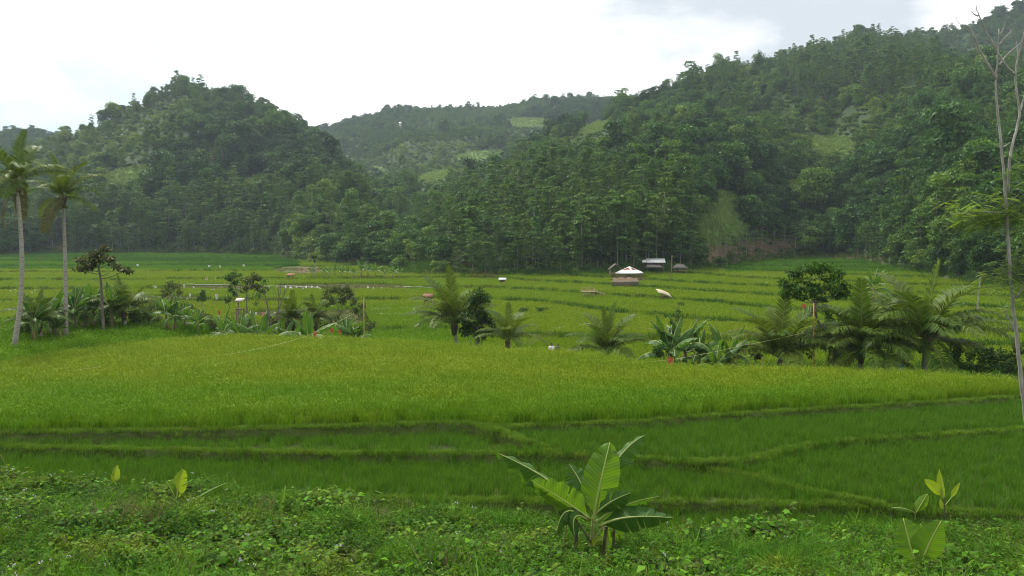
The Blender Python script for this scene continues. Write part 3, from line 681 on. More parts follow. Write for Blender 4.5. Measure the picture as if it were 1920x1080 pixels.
def trunk_mb(h, r0, r1, bend=.3, limbs=0, mat=0, sides=5, mb=None, lim_from=.55, lim_len=2.0):
    mb = mb or MB(); t = np.linspace(0, 1, 7); a = RNG.uniform(0, 6.28)
    C = np.stack([bend * np.sin(t * 2.4) * math.cos(a), bend * np.sin(t * 2.1) * math.sin(a), t * h], 1); C[0, 2] = -.4
    mb.tube(C, r0 + (r1 - r0) * t, sides, mat)
    for k in range(limbs):
        tt = RNG.uniform(lim_from, .95); c = np.array([np.interp(tt, t, C[:, i]) for i in range(3)]); b = RNG.uniform(0, 6.28); L = lim_len * RNG.uniform(.6, 1.1)
        e = c + np.array([math.cos(b), math.sin(b), .75]) * L; mb.tube([c, (c + e) / 2 + (0, 0, .1), e], [r1 * .9, r1 * .6, r1 * .25], 4, mat, cap=False)
    return mb
def with_trunk(crown, h, r, pale=False):
    trunk_mb(h, r, r * .45, .25, 2, 1, 4, crown); return crown
forest_meshes = []
for k in range(6): forest_meshes.append(with_trunk(blob_tree(RNG.uniform(4.6, 6.4), RNG.uniform(5.5, 8.0), 1.0, 14, .5, 72), 5, .14).mesh('broadleaf', [M_FOREST, M_BARKDARK]))
for k in range(3): forest_meshes.append(with_trunk(layer_tree(RNG.uniform(4.2, 5.6), RNG.uniform(9.5, 12), 3.2, 9, .5, 58), 10, .11).mesh('plantation_tree', [M_FEATHER, M_BARKPALE]))
for k in range(2): forest_meshes.append(bamboo(9, 22, .8).mesh('bamboo', [M_BAMBOO, M_BARKPALE]))
for k in range(3): forest_meshes.append(shrub(RNG.uniform(3.2, 4.6), RNG.uniform(2, 3.0), .6, 80).mesh('bush', [M_FOREST]))
def hill_banana():
    mb = MB(); mb.tube([(0, 0, -.3), (0, 0, 1.6)], [.16, .1], 5, 1)
    for k in range(9):
        a = RNG.uniform(0, 6.28); el = RNG.uniform(.3, 1.3); d = np.array([math.cos(a) * math.cos(el), math.sin(a) * math.cos(el), math.sin(el)]); P = np.array([[0, 0, 1.5]]) ; L = RNG.uniform(1.6, 2.3)
        m_ = P + d * L * .55; D2 = unit(d * np.array([1, 1, .2]) - np.array([0, 0, .3])); mb.leaves(P, d[None], np.array([[0, 0, 1.0]]), L * .65, .55); mb.leaves(m_, D2[None], np.array([[0, 0, 1.0]]), L * .6, .5)
    return mb
for k in range(2): forest_meshes.append(hill_banana().mesh('banana_clump', [M_HBANANA, M_BARKDARK]))
def grass_clump():
    return patch(60, 2.6, 1.0, 2.0, .16, .6)
for k in range(2): forest_meshes.append(grass_clump().mesh('tall_grass', [foliage_mat('hill_grass', [(.13, .21, .05), (.165, .245, .065)], .3, .6, leafvar=.35, spec=.2)]))
KIND = dict(broad=(0, 6), layer=(6, 9), bamboo=(9, 11), bush=(11, 14), banana=(14, 16), grass=(16, 18))
forest_c = proto_collection('forest_tree', forest_meshes)

# what of the hills can be seen: highest line of sight so far along each column
col = np.where(np.abs(np.degrees(ang)) <= 43.0)[0]
EL = (GZ / np.maximum(GY, 1))[:, col]; RUN = np.maximum.accumulate(EL, 0); COLU = np.tan(ang[col])
def seen(x, y, z, allow):
    ci = np.clip(np.searchsorted(COLU, x / y), 0, len(col) - 1); ri = np.clip(np.searchsorted(rad, y) - 3, 0, len(rad) - 1)
    return (z + allow) / y > RUN[ri, ci] - .001
N = 95000
yy = np.sqrt(RNG.uniform(95 ** 2, 1010 ** 2, N)); uu = RNG.uniform(-230, 2190, N); xx = (uu - 960) / F * yy
extra = 6500; y2 = np.sqrt(RNG.uniform(95 ** 2, 330 ** 2, extra * 2)); u2 = RNG.uniform(-200, 2190, extra * 2)
yy = np.concatenate([yy, y2]); uu = np.concatenate([uu, u2]); xx = (uu - 960) / F * yy
y2 = np.sqrt(RNG.uniform(120 ** 2, 1000 ** 2, 58000)); u2 = RNG.uniform(-200, 2150, 58000); x2 = (u2 - 960) / F * y2
zone2 = fbm(x2 / 62 + 5, y2 / 85 + 40, 4) + .25 * fbm(x2 / 14, y2 / 16, 2); k2 = zone2 < -.04; nmain = len(xx)
xx = np.concatenate([xx, x2[k2]]); yy = np.concatenate([yy, y2[k2]]); uu = np.concatenate([uu, u2[k2]]); infill = np.arange(len(xx)) >= nmain
rs = hill_rise(xx, yy); zz = ground_z(xx, yy, False)
k = (rs > .7) & seen(xx, yy, zz, 9)
xx, yy, uu, zz, rs, infill = xx[k], yy[k], uu[k], zz[k], rs[k], infill[k]
U, V = uv_of(xx, yy, zz)
gp = in_patch(U, V, GRASSY); bp_ = in_patch(U, V, BROWN, 1.0)
n = len(xx); rr = RNG.random(n)
kind = np.full(n, 'broad', dtype=object); sc = RNG.uniform(.6, 1.0, n) * np.exp(RNG.normal(0, .22, n))
sp = fbm(xx / 55 + 31, yy / 70, 3); sp2 = fbm(xx / 40 + 70, yy / 40, 3)
kind[(sp > .17) | (rr < .10)] = 'layer'
kind[(sp2 > .33)] = 'bamboo'
kind[rr > .62] = 'bush'
kind[(rr > .595) & (rr < .62) & (yy < 420)] = 'banana'
zone = fbm(xx / 62 + 5, yy / 85 + 40, 4) + .25 * fbm(xx / 14, yy / 16, 2)
scrub = zone < -.10
kind[scrub] = np.where(rr[scrub] < .16, 'broad', np.where(rr[scrub] < .24, 'banana', 'bush')); sc = np.where(scrub, sc * .8, sc)
kind[(zone > .18) & (rr < .75)] = 'broad'; sc = np.where((zone > .18) & (kind == 'broad'), sc * 1.25, sc)
tint = np.clip(.48 - .75 * zone + RNG.normal(0, .22, n) + .3 * fbm(xx / 130, yy / 150 + 9, 2), 0, 1)
ridge_ = ((U > 1640) & (V < 125) & (yy > 520)) | ((yy > 640) & (U < 1320)); tint = np.where(ridge_, tint * .6, tint); kind[ridge_ & (rr < .6)] = 'broad'
front = (rs < 22) & (U > 840) & (U < 1300); kind[front & (rr < .68)] = 'layer'
front2 = (rs < 20) & (U < 540); kind[front2 & (rr < .62)] = 'layer'
stand_ = (U > 1480) & (U < 1760) & (V > 80) & (V < 190); kind[stand_ & (rr < .85)] = 'layer'
sc = np.where(kind == 'layer', sc * .92, sc)
kind[infill] = np.where(rr[infill] < .3, 'grass', 'bush'); sc = np.where(infill & (kind == 'grass'), .8, sc)
# clearings
drop = (gp > .3) & (rr > .12); kind[(gp > .3)] = 'grass'; drop = (gp > .3) & (rr > .35); front_ = np.maximum(in_patch(U, V - 16, GRASSY), in_patch(U, V - 32, GRASSY)) * (gp <= .3) > .3; kind[front_] = 'bush'; sc = np.where(front_, sc * .7, sc)
kind[(bp_ > .3) & (rr < .5)] = 'bush'; sc = np.where((bp_ > .3), sc * .45, sc); drop |= (bp_ > .3) & (rr > .3)
# wide spacing on the nearest slopes so trunks and gaps show
keep = ~drop & (RNG.random(n) < np.where(yy > 700, .8, 1.0))
xx, yy, zz, kind, sc, U, V, rs, tint = [q[keep] for q in (xx, yy, zz, kind, sc, U, V, rs, tint)]
pid = np.array([RNG.integers(*KIND[q]) for q in kind])
sc = sc * np.interp(yy, [100, 150, 220, 400], [.55, .8, .82, .84])
big = RNG.random(len(sc)) < .05; sc = np.where(big & (kind == 'broad'), sc * 1.55, sc)
S3 = np.stack([sc * RNG.uniform(.85, 1.15, len(sc)), sc * RNG.uniform(.85, 1.15, len(sc)), sc * RNG.uniform(.8, 1.2, len(sc))], 1)
tag(scatter('forest', np.stack([xx, yy, zz - .2], 1), RNG.uniform(0, 6.28, len(xx)), S3, pid, forest_c, attrs=dict(tint=tint)), 'dense mixed forest clothing the hillsides', None)
print('forest', len(xx))
xg, yg = [], []
for (a, b, s_) in ((150, 260, 1.3), (260, 420, 1.7), (420, 900, 2.6)):
    q = jgrid(-.66 * b, .66 * b, a, b, s_); xg.append(q[0]); yg.append(q[1])
xg = np.concatenate(xg); yg = np.concatenate(yg); k = inframe(xg, yg, 150) & (hill_rise(xg, yg) > .4); xg, yg = xg[k], yg[k]; zg = ground_z(xg, yg, False); ug, vg = uv_of(xg, yg, zg)
ga, ba = in_patch(ug, vg, GRASSY), in_patch(ug, vg, BROWN); r_ = RNG.random(len(xg)); k = (ga > .3) | ((ba > .25) & (r_ < .45)); k &= seen(xg, yg, zg, 2)
xg, yg, zg, ga, r_ = xg[k], yg[k], zg[k], ga[k], r_[k]
hg_c = proto_collection('hill_grass_tuft', [forest_meshes[16], forest_meshes[17]] + [patch(46, 1.8, .3, .8, .12, .9).mesh('hill_stubble', [M_DRY if q_ else M_RISER]) for q_ in (0, 1)])
tag(scatter('hill_grass', np.stack([xg, yg, zg], 1), RNG.uniform(0, 6.28, len(xg)), RNG.uniform(.4, .8, len(xg)), np.where(ga > .3, RNG.integers(0, 2, len(xg)), RNG.integers(2, 4, len(xg))), hg_c), 'tall grass and stubble on the clearings of the slopes', None)
print('hill grass', len(xg))
# ------------------------------------------------------------------ palms
M_FROND = foliage_mat('palm_leaflet', [(.070, .130, .018), (.088, .148, .02), (.11, .16, .026)], .32, .45, leafvar=.35, spec=.1)
M_FRONDY = foliage_mat('palm_leaflet_yellowing', [(.115, .13, .045), (.14, .13, .06)], .3, .5, leafvar=.35, spec=.15)
M_DRYLEAF = foliage_mat('dry_leaf', [(.15, .115, .07), (.13, .10, .06)], .2, .7, leafvar=.35, spec=.1)
M_RACHIS = simple_mat('palm_rachis', (.13, .15, .04), (.19, .18, .06), 8)
M_PTRUNK = simple_mat('palm_trunk', (.17, .155, .13), (.30, .28, .24), 2.2, .85, stretch=(1, 1, 5), bump=.5, c3=(.12, .11, .09))
M_FIBRE = simple_mat('palm_fibre', (.12, .085, .05), (.07, .055, .03), 9, .9)
M_NUT = simple_mat('coconut', (.08, .11, .03), (.13, .13, .04), 6, .5)
def frond_mesh(L, el, curl, nl=80, ll=1.0, hang=.35, mat=M_FROND, wid=.06, sparse=1.0):
    mb = MB(); n = 14; t = np.linspace(0, 1, n); ang_ = el - curl * t ** 1.3
    dx = np.cos(ang_) * L / (n - 1); dz = np.sin(ang_) * L / (n - 1)
    C = np.stack([np.cumsum(dx) - dx[0], 0 * t, np.cumsum(dz) - dz[0]], 1)
    mb.tube(C, .035 * (1 - t * .85), 5, 1, cap=False)
    tt = np.linspace(.12, .995, nl); Pc = np.stack([np.interp(tt, t, C[:, i]) for i in range(3)], 1); a2 = np.interp(tt, t, ang_)
    T = np.stack([np.cos(a2), 0 * a2, np.sin(a2)], 1); Nn = np.stack([-np.sin(a2), 0 * a2, np.cos(a2)], 1)
    prof = ll * (np.sin(np.pi * np.clip(.12 + tt * .86, 0, 1)) ** .7 * .8 + .2)
    for sg in (-1, 1):
        k = RNG.random(nl) < sparse; m_ = k.sum()
        D = T * .62 + np.array([0, sg, 0]) * .85 + Nn * RNG.uniform(.05, .3, (nl, 1)) + RNG.normal(0, .08, (nl, 3)); D = unit(D)[k]
        l = (prof * RNG.uniform(.85, 1.1, nl))[k][:, None]; P0 = Pc[k]; D2 = unit(D + np.array([0, 0, -1.0]) * hang * 2.0)
        S = unit(np.cross(D, Nn[k])); w_ = wid
        P1 = P0 + D * l * .5; P2 = P1 + D2 * l * .5
        V = np.stack([P0 - S * w_ * .3, P0 + S * w_ * .3, P1 + S * w_ * .5, P1 - S * w_ * .5, P2], 1).reshape(-1, 3); i = np.arange(m_)[:, None] * 5
        mb.add(V, i + np.array([[0, 1, 2, 3]]), i + np.array([[3, 2, 4]]), 0)
    return mb.mesh('frond', [mat, M_RACHIS])
FR = {}
def frond(key, el, curl, **kw):
    if key not in FR: FR[key] = frond_mesh(1.0 * kw.pop('L', 4.0), R(el), R(curl), **kw)
    return FR[key]
for i in range(2):
    frond(('spear', i), 86, 12 + 8 * i, hang=.06, ll=.75); frond(('up', i), 74, 50 + 14 * i, hang=.14); frond(('arch', i), 58, 70 + 16 * i, hang=.4)
    frond(('out', i), 38, 62 + 20 * i, hang=.6); frond(('low', i), 8, 52 + 14 * i, hang=.65); frond(('dead', i), -52, 40, hang=.5, mat=M_DRYLEAF, sparse=.8); frond(('yellow', i), -18, 55, hang=.5, mat=M_FRONDY)
def palm(label, base, top, flen, counts, r0=.17, group='palm trees of the valley', lean=None, nuts=0, seed=1, name='coconut_palm'):
    """base on the ground, top = heart of the crown; counts: fronds of each sort"""
    rnd = random.Random(seed); o = thing(name, label, 'palm tree', base, 0, group)
    tp = Vector(top) - Vector(base); t = np.linspace(0, 1, 12); b = np.array(lean if lean is not None else (0, 0, 0))
    C = np.array(tp)[None] * t[:, None] + b[None] * (np.sin(np.pi * t) * (1 - .3 * t))[:, None]; C[0, 2] -= .3
    rr = r0 * (1 - .28 * t) * (1 + .5 * np.exp(-t * 14))
    mb = MB(); mb.tube(C, rr, 9); mb.build('trunk', M_PTRUNK, o, True)
    hb = MB(); q = C[-1]; rc = max(r0 * .95, .12)
    hb.tube([q - (0, 0, .7), q - (0, 0, .25), q + (0, 0, .12)], [rc * .8, rc * 1.35, rc * .5], 8); 
    for k in range(9):
        a = rnd.uniform(0, 6.28); hb.tube([q + np.array([math.cos(a), math.sin(a), 0]) * rc * .8 - (0, 0, .6), q + np.array([math.cos(a), math.sin(a), 0]) * rc * 1.7 + (0, 0, .1)], [.05, .035], 4)
    hb.build('crown_fibre', M_FIBRE, o)
    for kind_, n_ in counts:
        a0 = rnd.uniform(0, 6.28)
        for k in range(n_):
            f = obj('frond', FR[(kind_, rnd.randint(0, 1))], o); f.location = Vector(q) + Vector((0, 0, .05))
            f.rotation_euler = (rnd.uniform(-.1, .1), rnd.uniform(-.1, .1), a0 + k * 6.283 / n_ + rnd.uniform(-.25, .25)); s_ = flen / 4.0 * rnd.uniform(.88, 1.08); f.scale = (s_, s_, s_)
    for k in range(nuts):
        a = k * 6.28 / nuts + rnd.uniform(-.3, .3); nb = MB(); c_ = q + np.array([math.cos(a) * rc * 1.9, math.sin(a) * rc * 1.9, -.35 - rnd.uniform(0, .3)])
        nb.tube([c_ + (0, 0, .14), c_ + (0, 0, .07), c_, c_ - (0, 0, .09), c_ - (0, 0, .14)], [.02, .1, .125, .09, .02], 7); nb.build('coconut', M_NUT, o, True)
    return o
def palm_at(label, px, Y, heart_row, tip_row, counts, base_px=None, **kw):
    b = stand(base_px if base_px is not None else px, Y); t = at(px, heart_row, Y); fl = max(.8, (heart_row - tip_row) * Y / F * 1.2)
    return palm(label, b, t, fl, counts, **kw)
TALL = [('spear', 1), ('up', 2), ('arch', 4), ('out', 4), ('low', 2), ('yellow', 1), ('dead', 1)]
YOUNG = [('spear', 1), ('up', 4), ('arch', 6), ('out', 6)]
LUSH = [('spear', 1), ('up', 4), ('arch', 7), ('out', 9), ('low', 4)]
palm_at('tall coconut palm nearest the frame edge with curved pale trunk', 31, 51, 345, 262, TALL, base_px=18, lean=(.55, 0, 0), nuts=5, seed=3, r0=.155)
palm_at('tall coconut palm with straight trunk beside the curved one', 118, 56, 372, 300, TALL, lean=(.1, 0, 0), nuts=4, seed=8, r0=.145)
palm_at('young palm in the banana thicket between the two tall palm trunks', 74, 55, 608, 548, YOUNG, seed=4, r0=.12)
palm_at('young palm at the end of the banana thicket by the thin tree', 232, 62, 588, 524, LUSH[:4], seed=5, r0=.14)
palm_at('small feathery palm beside the bare sapling', 549, 62, 603, 556, YOUNG, seed=6, r0=.1)
palm_at('small feathery palm next to the brown mound', 592, 63, 603, 560, YOUNG, seed=7, r0=.1)
palm_at('young palm leaning against the dense dark round tree', 852, 57, 612, 524, LUSH[:4], base_px=860, seed=9, r0=.15)
palm_at('low palm hidden to its heart beyond the dense dark round tree', 953, 53, 642, 578, [('spear', 1), ('up', 4), ('arch', 3), ('out', 5)], seed=10, r0=.12)
palm_at('lone stemless young palm beyond the rice with upright fronds', 1138, 54, 663, 584, [('spear', 2), ('up', 4), ('arch', 6), ('out', 6)], seed=12, r0=.12)
palm_at('young palm with dark upright fronds behind the long cord', 1462, 50, 674, 562, [('spear', 1), ('up', 5), ('arch', 7), ('out', 6)], seed=13, r0=.14)
palm_at('bushy palm with tall upright fronds between the curved tree and biggest palm', 1614, 49, 662, 545, LUSH[:4] + [('low', 3)], seed=14, r0=.17)
palm_at('biggest lush palm with drooping lower fronds', 1736, 48, 640, 506, LUSH + [('low', 2)], base_px=1738, seed=15, r0=.2, nuts=4)
palm_at('distant palm among trees at the foot of the peaked hill', 590, 165, 487, 470, LUSH[:4], seed=16, r0=.16)

# ------------------------------------------------------------------ bananas
M_BLEAF, nt, out = newmat('banana_leaf'); g = NT(nt)
a = g.n('ShaderNodeAttribute', attribute_name='leafuv'); sx = g.n('ShaderNodeSeparateXYZ'); g.l(a.outputs['Vector'], sx.inputs[0])
def banana_shader(name, c1, c2, tr=.45):
    m, nt, out = newmat(name); g = NT(nt)
    a = g.n('ShaderNodeAttribute', attribute_name='leafuv'); sx = g.n('ShaderNodeSeparateXYZ'); g.l(a.outputs['Vector'], sx.inputs[0])
    s_ = g.math('SUBTRACT', sx.outputs['Y'], g.math('MULTIPLY', g.math('ABSOLUTE', sx.outputs['X']), .07))
    v = g.math('SINE', g.math('MULTIPLY', s_, 150.0)); v = g.maprange(v, -1, 1, 0, 1)
    oi = g.n('ShaderNodeObjectInfo'); geo = g.n('ShaderNodeNewGeometry')
    nz = g.noise(geo.outputs['Position'], 4, 4)
    f = g.math('ADD', g.math('MULTIPLY', v, .34), g.math('ADD', g.math('MULTIPLY', oi.outputs['Random'], .4), g.math('MULTIPLY', nz, .45)))
    c = g.ramp(f, [(.15, c1), (.85, c2)])
    p = g.n('ShaderNodeBsdfPrincipled'); p.inputs['Roughness'].default_value = .45; p.inputs['Specular IOR Level'].default_value = .22; g.l(c, p.inputs['Base Color'])
    bp = g.n('ShaderNodeBump'); bp.inputs['Strength'].default_value = .35; bp.inputs['Distance'].default_value = .01; g.l(v, bp.inputs['Height']); g.l(bp.outputs[0], p.inputs['Normal'])
    t = g.n('ShaderNodeBsdfTranslucent'); g.l(g.mix(1.0, c, (1.45, 1.35, .4), 'MULTIPLY'), t.inputs['Color'])
    ms = g.n('ShaderNodeMixShader'); ms.inputs[0].default_value = tr; g.l(p.outputs[0], ms.inputs[1]); g.l(t.outputs[0], ms.inputs[2]); g.l(ms.outputs[0], out.inputs[0]); return m
bpy.data.materials.remove(M_BLEAF)
M_BLEAF = banana_shader('banana_leaf', (.036, .10, .018), (.075, .165, .026), .4)
M_BLIGHT = banana_shader('banana_leaf_fresh', (.062, .155, .016), (.12, .235, .024), .48)
M_BYELLOW = banana_shader('banana_leaf_yellow', (.12, .22, .016), (.19, .28, .024), .5)
M_BDRY = simple_mat('banana_leaf_dry', (.24, .16, .07), (.13, .09, .045), 7, .8)
M_RIB = simple_mat('banana_midrib', (.26, .33, .08), (.34, .40, .12), 6, .45)
M_PSTEM = simple_mat('banana_stem', (.10, .12, .04), (.15, .14, .06), 3, .6, stretch=(1, 1, .2), c3=(.07, .055, .035))
def bez(P, n):
    P = np.asarray(P, float)
    if len(P) == 2: P = np.array([P[0], (P[0] + P[1]) / 2, P[1]])
    if len(P) == 3: P = np.array([P[0], P[0] / 3 + P[1] * 2 / 3, P[1] * 2 / 3 + P[2] / 3, P[2]])
    t = np.linspace(0, 1, n)[:, None]
    return (1 - t) ** 3 * P[0] + 3 * t * (1 - t) ** 2 * P[1] + 3 * t * t * (1 - t) * P[2] + t ** 3 * P[3]
def banana_leaf(C, width, N, fold=.25, pet=.15, tears=2, wav=.05, seed=0, droop=0., skew=0., tipsharp=.7):
    """blade swept along the midrib C; both halves folded down by `fold`, torn here and there; returns (blade, rib)"""
    rg = np.random.default_rng(seed); n = len(C); t = np.linspace(0, 1, n)
    T = unit(np.gradient(C, axis=0)); N = np.asarray(N, float); N = np.broadcast_to(N, (n, 3))
    S = unit(np.cross(T, N)); Nn = unit(np.cross(S, T))
    tt = np.clip((t - pet) / (1 - pet), 0, 1)
    prof = np.where(tt <= 0, 0, np.minimum(1, (tt / .22) ** .7) * np.clip(1 - ((np.clip(tt, .38, 1) - .38) / .62) ** 1.9, 0, 1) ** tipsharp) 
    bl = MB(); i0 = int(np.argmax(tt > 0)) - 1; i0 = max(i0, 0)
    for sg in (-1, 1):
        cuts = sorted(rg.integers(i0 + 4, n - 2, tears).tolist()) if tears else []
        segs = []; a_ = i0
        for c_ in cuts + [n - 1]:
            if c_ - a_ >= 2: segs.append((a_, c_)); a_ = c_
        for (a_, b_) in segs:
            dro = fold + (rg.uniform(-.12, .3) if tears else 0); ks = np.arange(a_, b_ + 1); gap = np.zeros(len(ks))
            if a_ != i0: gap[0] = .3
            if b_ != n - 1: gap[-1] = -.2
            m_ = 5; V = []; UV = []
            for j in range(m_):
                q = j / (m_ - 1); an = dro + droop * q
                wv = wav * width * np.sin(t[ks] * 38 + rg.uniform(0, .6) + sg) * q ** 1.5
                w_ = prof[ks] * width / 2 * (1 + sg * skew) * q
                Q_ = C[ks] + (S[ks] * sg * math.cos(an) - Nn[ks] * math.sin(an)) * w_[:, None] + Nn[ks] * wv[:, None] + T[ks] * (w_ * .18 + gap * q * width * .12)[:, None]
                V.append(Q_); UV.append(np.stack([np.full(len(ks), sg * q), t[ks], 0 * ks], 1))
            V = np.stack(V, 1); UV = np.stack(UV, 1); r_, c_ = V.shape[:2]; I = np.arange(r_ * c_).reshape(r_, c_)
            Qd = np.stack([I[:-1, :-1], I[1:, :-1], I[1:, 1:], I[:-1, 1:]], -1).reshape(-1, 4)
            bl.add(V.reshape(-1, 3), Qd, None, 0, UV.reshape(-1, 3))
    rb = MB(); k_ = max(2, n // 10); rb.tube(C[::k_] if (n - 1) % k_ == 0 else np.vstack([C[::k_], C[-1:]]), np.linspace(max(.013, width * .048), .006, len(C[::k_]) + (0 if (n - 1) % k_ == 0 else 1)), 5, 0)
    return bl, rb
# --- plants of the middle distance: shared leaves, one set of shapes
BL = []
for i, (el, curl, w_) in enumerate([(82, 25, .5), (66, 60, .55), (52, 95, .55), (35, 105, .55), (10, 85, .5), (-50, 35, .35), (80, 45, .52), (60, 110, .55)]):
    n = 23; t = np.linspace(0, 1, n); an = R(el) - R(curl) * t ** 1.2; C = np.stack([np.cumsum(np.cos(an)), 0 * t, np.cumsum(np.sin(an))], 1) / n * 2.2; C -= C[0]
    dead = el < 0
    bl, rb = banana_leaf(C, w_, (-.3, 0, 1), .35, .16, 5, .06, i + 40, .25)
    bl.add(np.zeros((0, 3))); V0 = bl
    mb = bl; m2 = rb
    for q_ in range(len(m2.v)): pass
    mb.add(np.vstack(m2.v), np.vstack(m2.q), np.vstack(m2.t) if m2.t else None, 1)
    BL.append(mb.mesh('banana_leaf', [M_BDRY if dead else M_BLEAF, M_RIB], True))
def banana_plant(label, base, h, n_leaf, seed, group='banana plants in the middle of the valley', dead=1, spread=1.0):
    rnd = random.Random(seed); o = thing('banana_plant', label, 'banana plant', base, rnd.uniform(0, 6), group); st = h * .48
    mb = MB(); mb.tube([(0, 0, -.3), (.02, 0, st * .5), (.03, .02, st)], [h * .045, h * .038, h * .022], 8); mb.build('pseudostem', M_PSTEM, o, True)
    for k in range(n_leaf):
        i = [0, 6, 1, 1, 0, 2, 7, 2, 1, 3, 3][k % 11]
        f = obj('leaf', BL[i], o); f.location = (.03, .02, st - .05 - .02 * k); s_ = h * .27 * rnd.uniform(.8, 1.12); f.scale = (s_ * spread, s_ * 1.25, s_)
        f.rotation_euler = (rnd.uniform(-.12, .12), rnd.uniform(-.1, .1), k * 2.4 + rnd.uniform(-.4, .4))
    for k in range(dead):
        f = obj('dead_leaf', BL[5], o); f.location = (.03, .02, st * .85); s_ = h * .2; f.scale = (s_,) * 3; f.rotation_euler = (0, 0, rnd.uniform(0, 6.28))
    return o
for i, (px, Y, top, nl, lab) in enumerate([
    (58, 54, 562, 8, 'banana plant between the curved palm and the young palm in the thicket'), (98, 57, 548, 8, 'banana plant just in front of the straight tall palm trunk'),
    (136, 60, 545, 9, 'leafy banana plant just beyond the straight tall palm trunk'), (156, 61, 536, 9, 'tall banana plant in the middle of the thicket'),
    (172, 62, 548, 8, 'banana plant crowding the thin trunk of the thicket tree'), (206, 61, 540, 9, 'banana plant with upright leaves between thin tree and young palm'),
    (108, 55, 590, 6, 'short bright banana plant at the edge of the rice under the tall palms'), (88, 58, 560, 7, 'banana plant at the back of the thicket by the young palm'),
    (308, 60, 558, 9, 'broad banana plant starting the open row beyond the rice'), (326, 60, 562, 9, 'bushy dark banana plant second in the open row'),
    (344, 62, 570, 8, 'banana plant third in the open row, leaves arching outward'), (368, 61, 580, 7, 'banana plant with stiff upright leaves in the open row'),
    (268, 62, 598, 6, 'low banana plant in the gap before the open row'), (414, 60, 588, 7, 'short banana plant in the middle of the open row'),
    (446, 59, 586, 8, 'banana plant with drooping dark leaves under the small white shelter'), (482, 59, 592, 8, 'banana plant with drooping leaves beside the slanting thin tree'),
    (527, 60, 604, 6, 'banana plant at the foot of the bare sapling'), (576, 58, 590, 6, 'pale upright banana plant in front of the small feathery palm'),
    (562, 59, 606, 5, 'low wide banana plant near the pink rag by the crest'), (646, 60, 598, 6, 'banana plant in front of the brown mound near the bamboo pole'),
    (668, 60, 600, 6, 'banana plant leaning close to the bamboo pole'),
    (1258, 51, 606, 7, 'banana plant under the slender leafy sapling'), (1287, 52, 600, 8, 'tallest banana plant of the clump behind the orange rag'),
    (1313, 52, 620, 7, 'banana plant with browning leaves at the end of the clump'), (1364, 50, 618, 8, 'banana plant with one broad standing leaf beyond the orange rag'),
    (1344, 49, 640, 5, 'short banana plant with upright leaf between clump and broad plant'),
    (1640, 100, 508, 8, 'distant banana plant on the slope above the palms'), (1662, 95, 548, 8, 'distant banana plant behind the bushy palm'),
    (1884, 88, 562, 8, 'distant banana plant near the leaning grey tree'), (1806, 92, 566, 7, 'distant banana plant beside the white stem'), (1856, 92, 572, 7, 'distant banana plant on the hedge terrace by the white stem')]):
    b = stand(px, Y); h = 1.12 * max(.8, at(px, top, Y).z - b.z); banana_plant(lab, b, h, nl + 3, 100 + i)
rg = random.Random(4)
for i, (px, Y) in enumerate([(606, 158), (616, 156), (628, 160), (640, 157), (652, 159), (664, 155), (677, 158), (690, 157), (704, 156), (722, 156), (736, 155), (585, 158), (748, 157)]):
    b = stand(px, Y); banana_plant('small far banana plant in the grove at the foot of the peaked hill', b, rg.uniform(2.6, 3.8), 8, 200 + i, 'banana grove at the hill foot', 0)

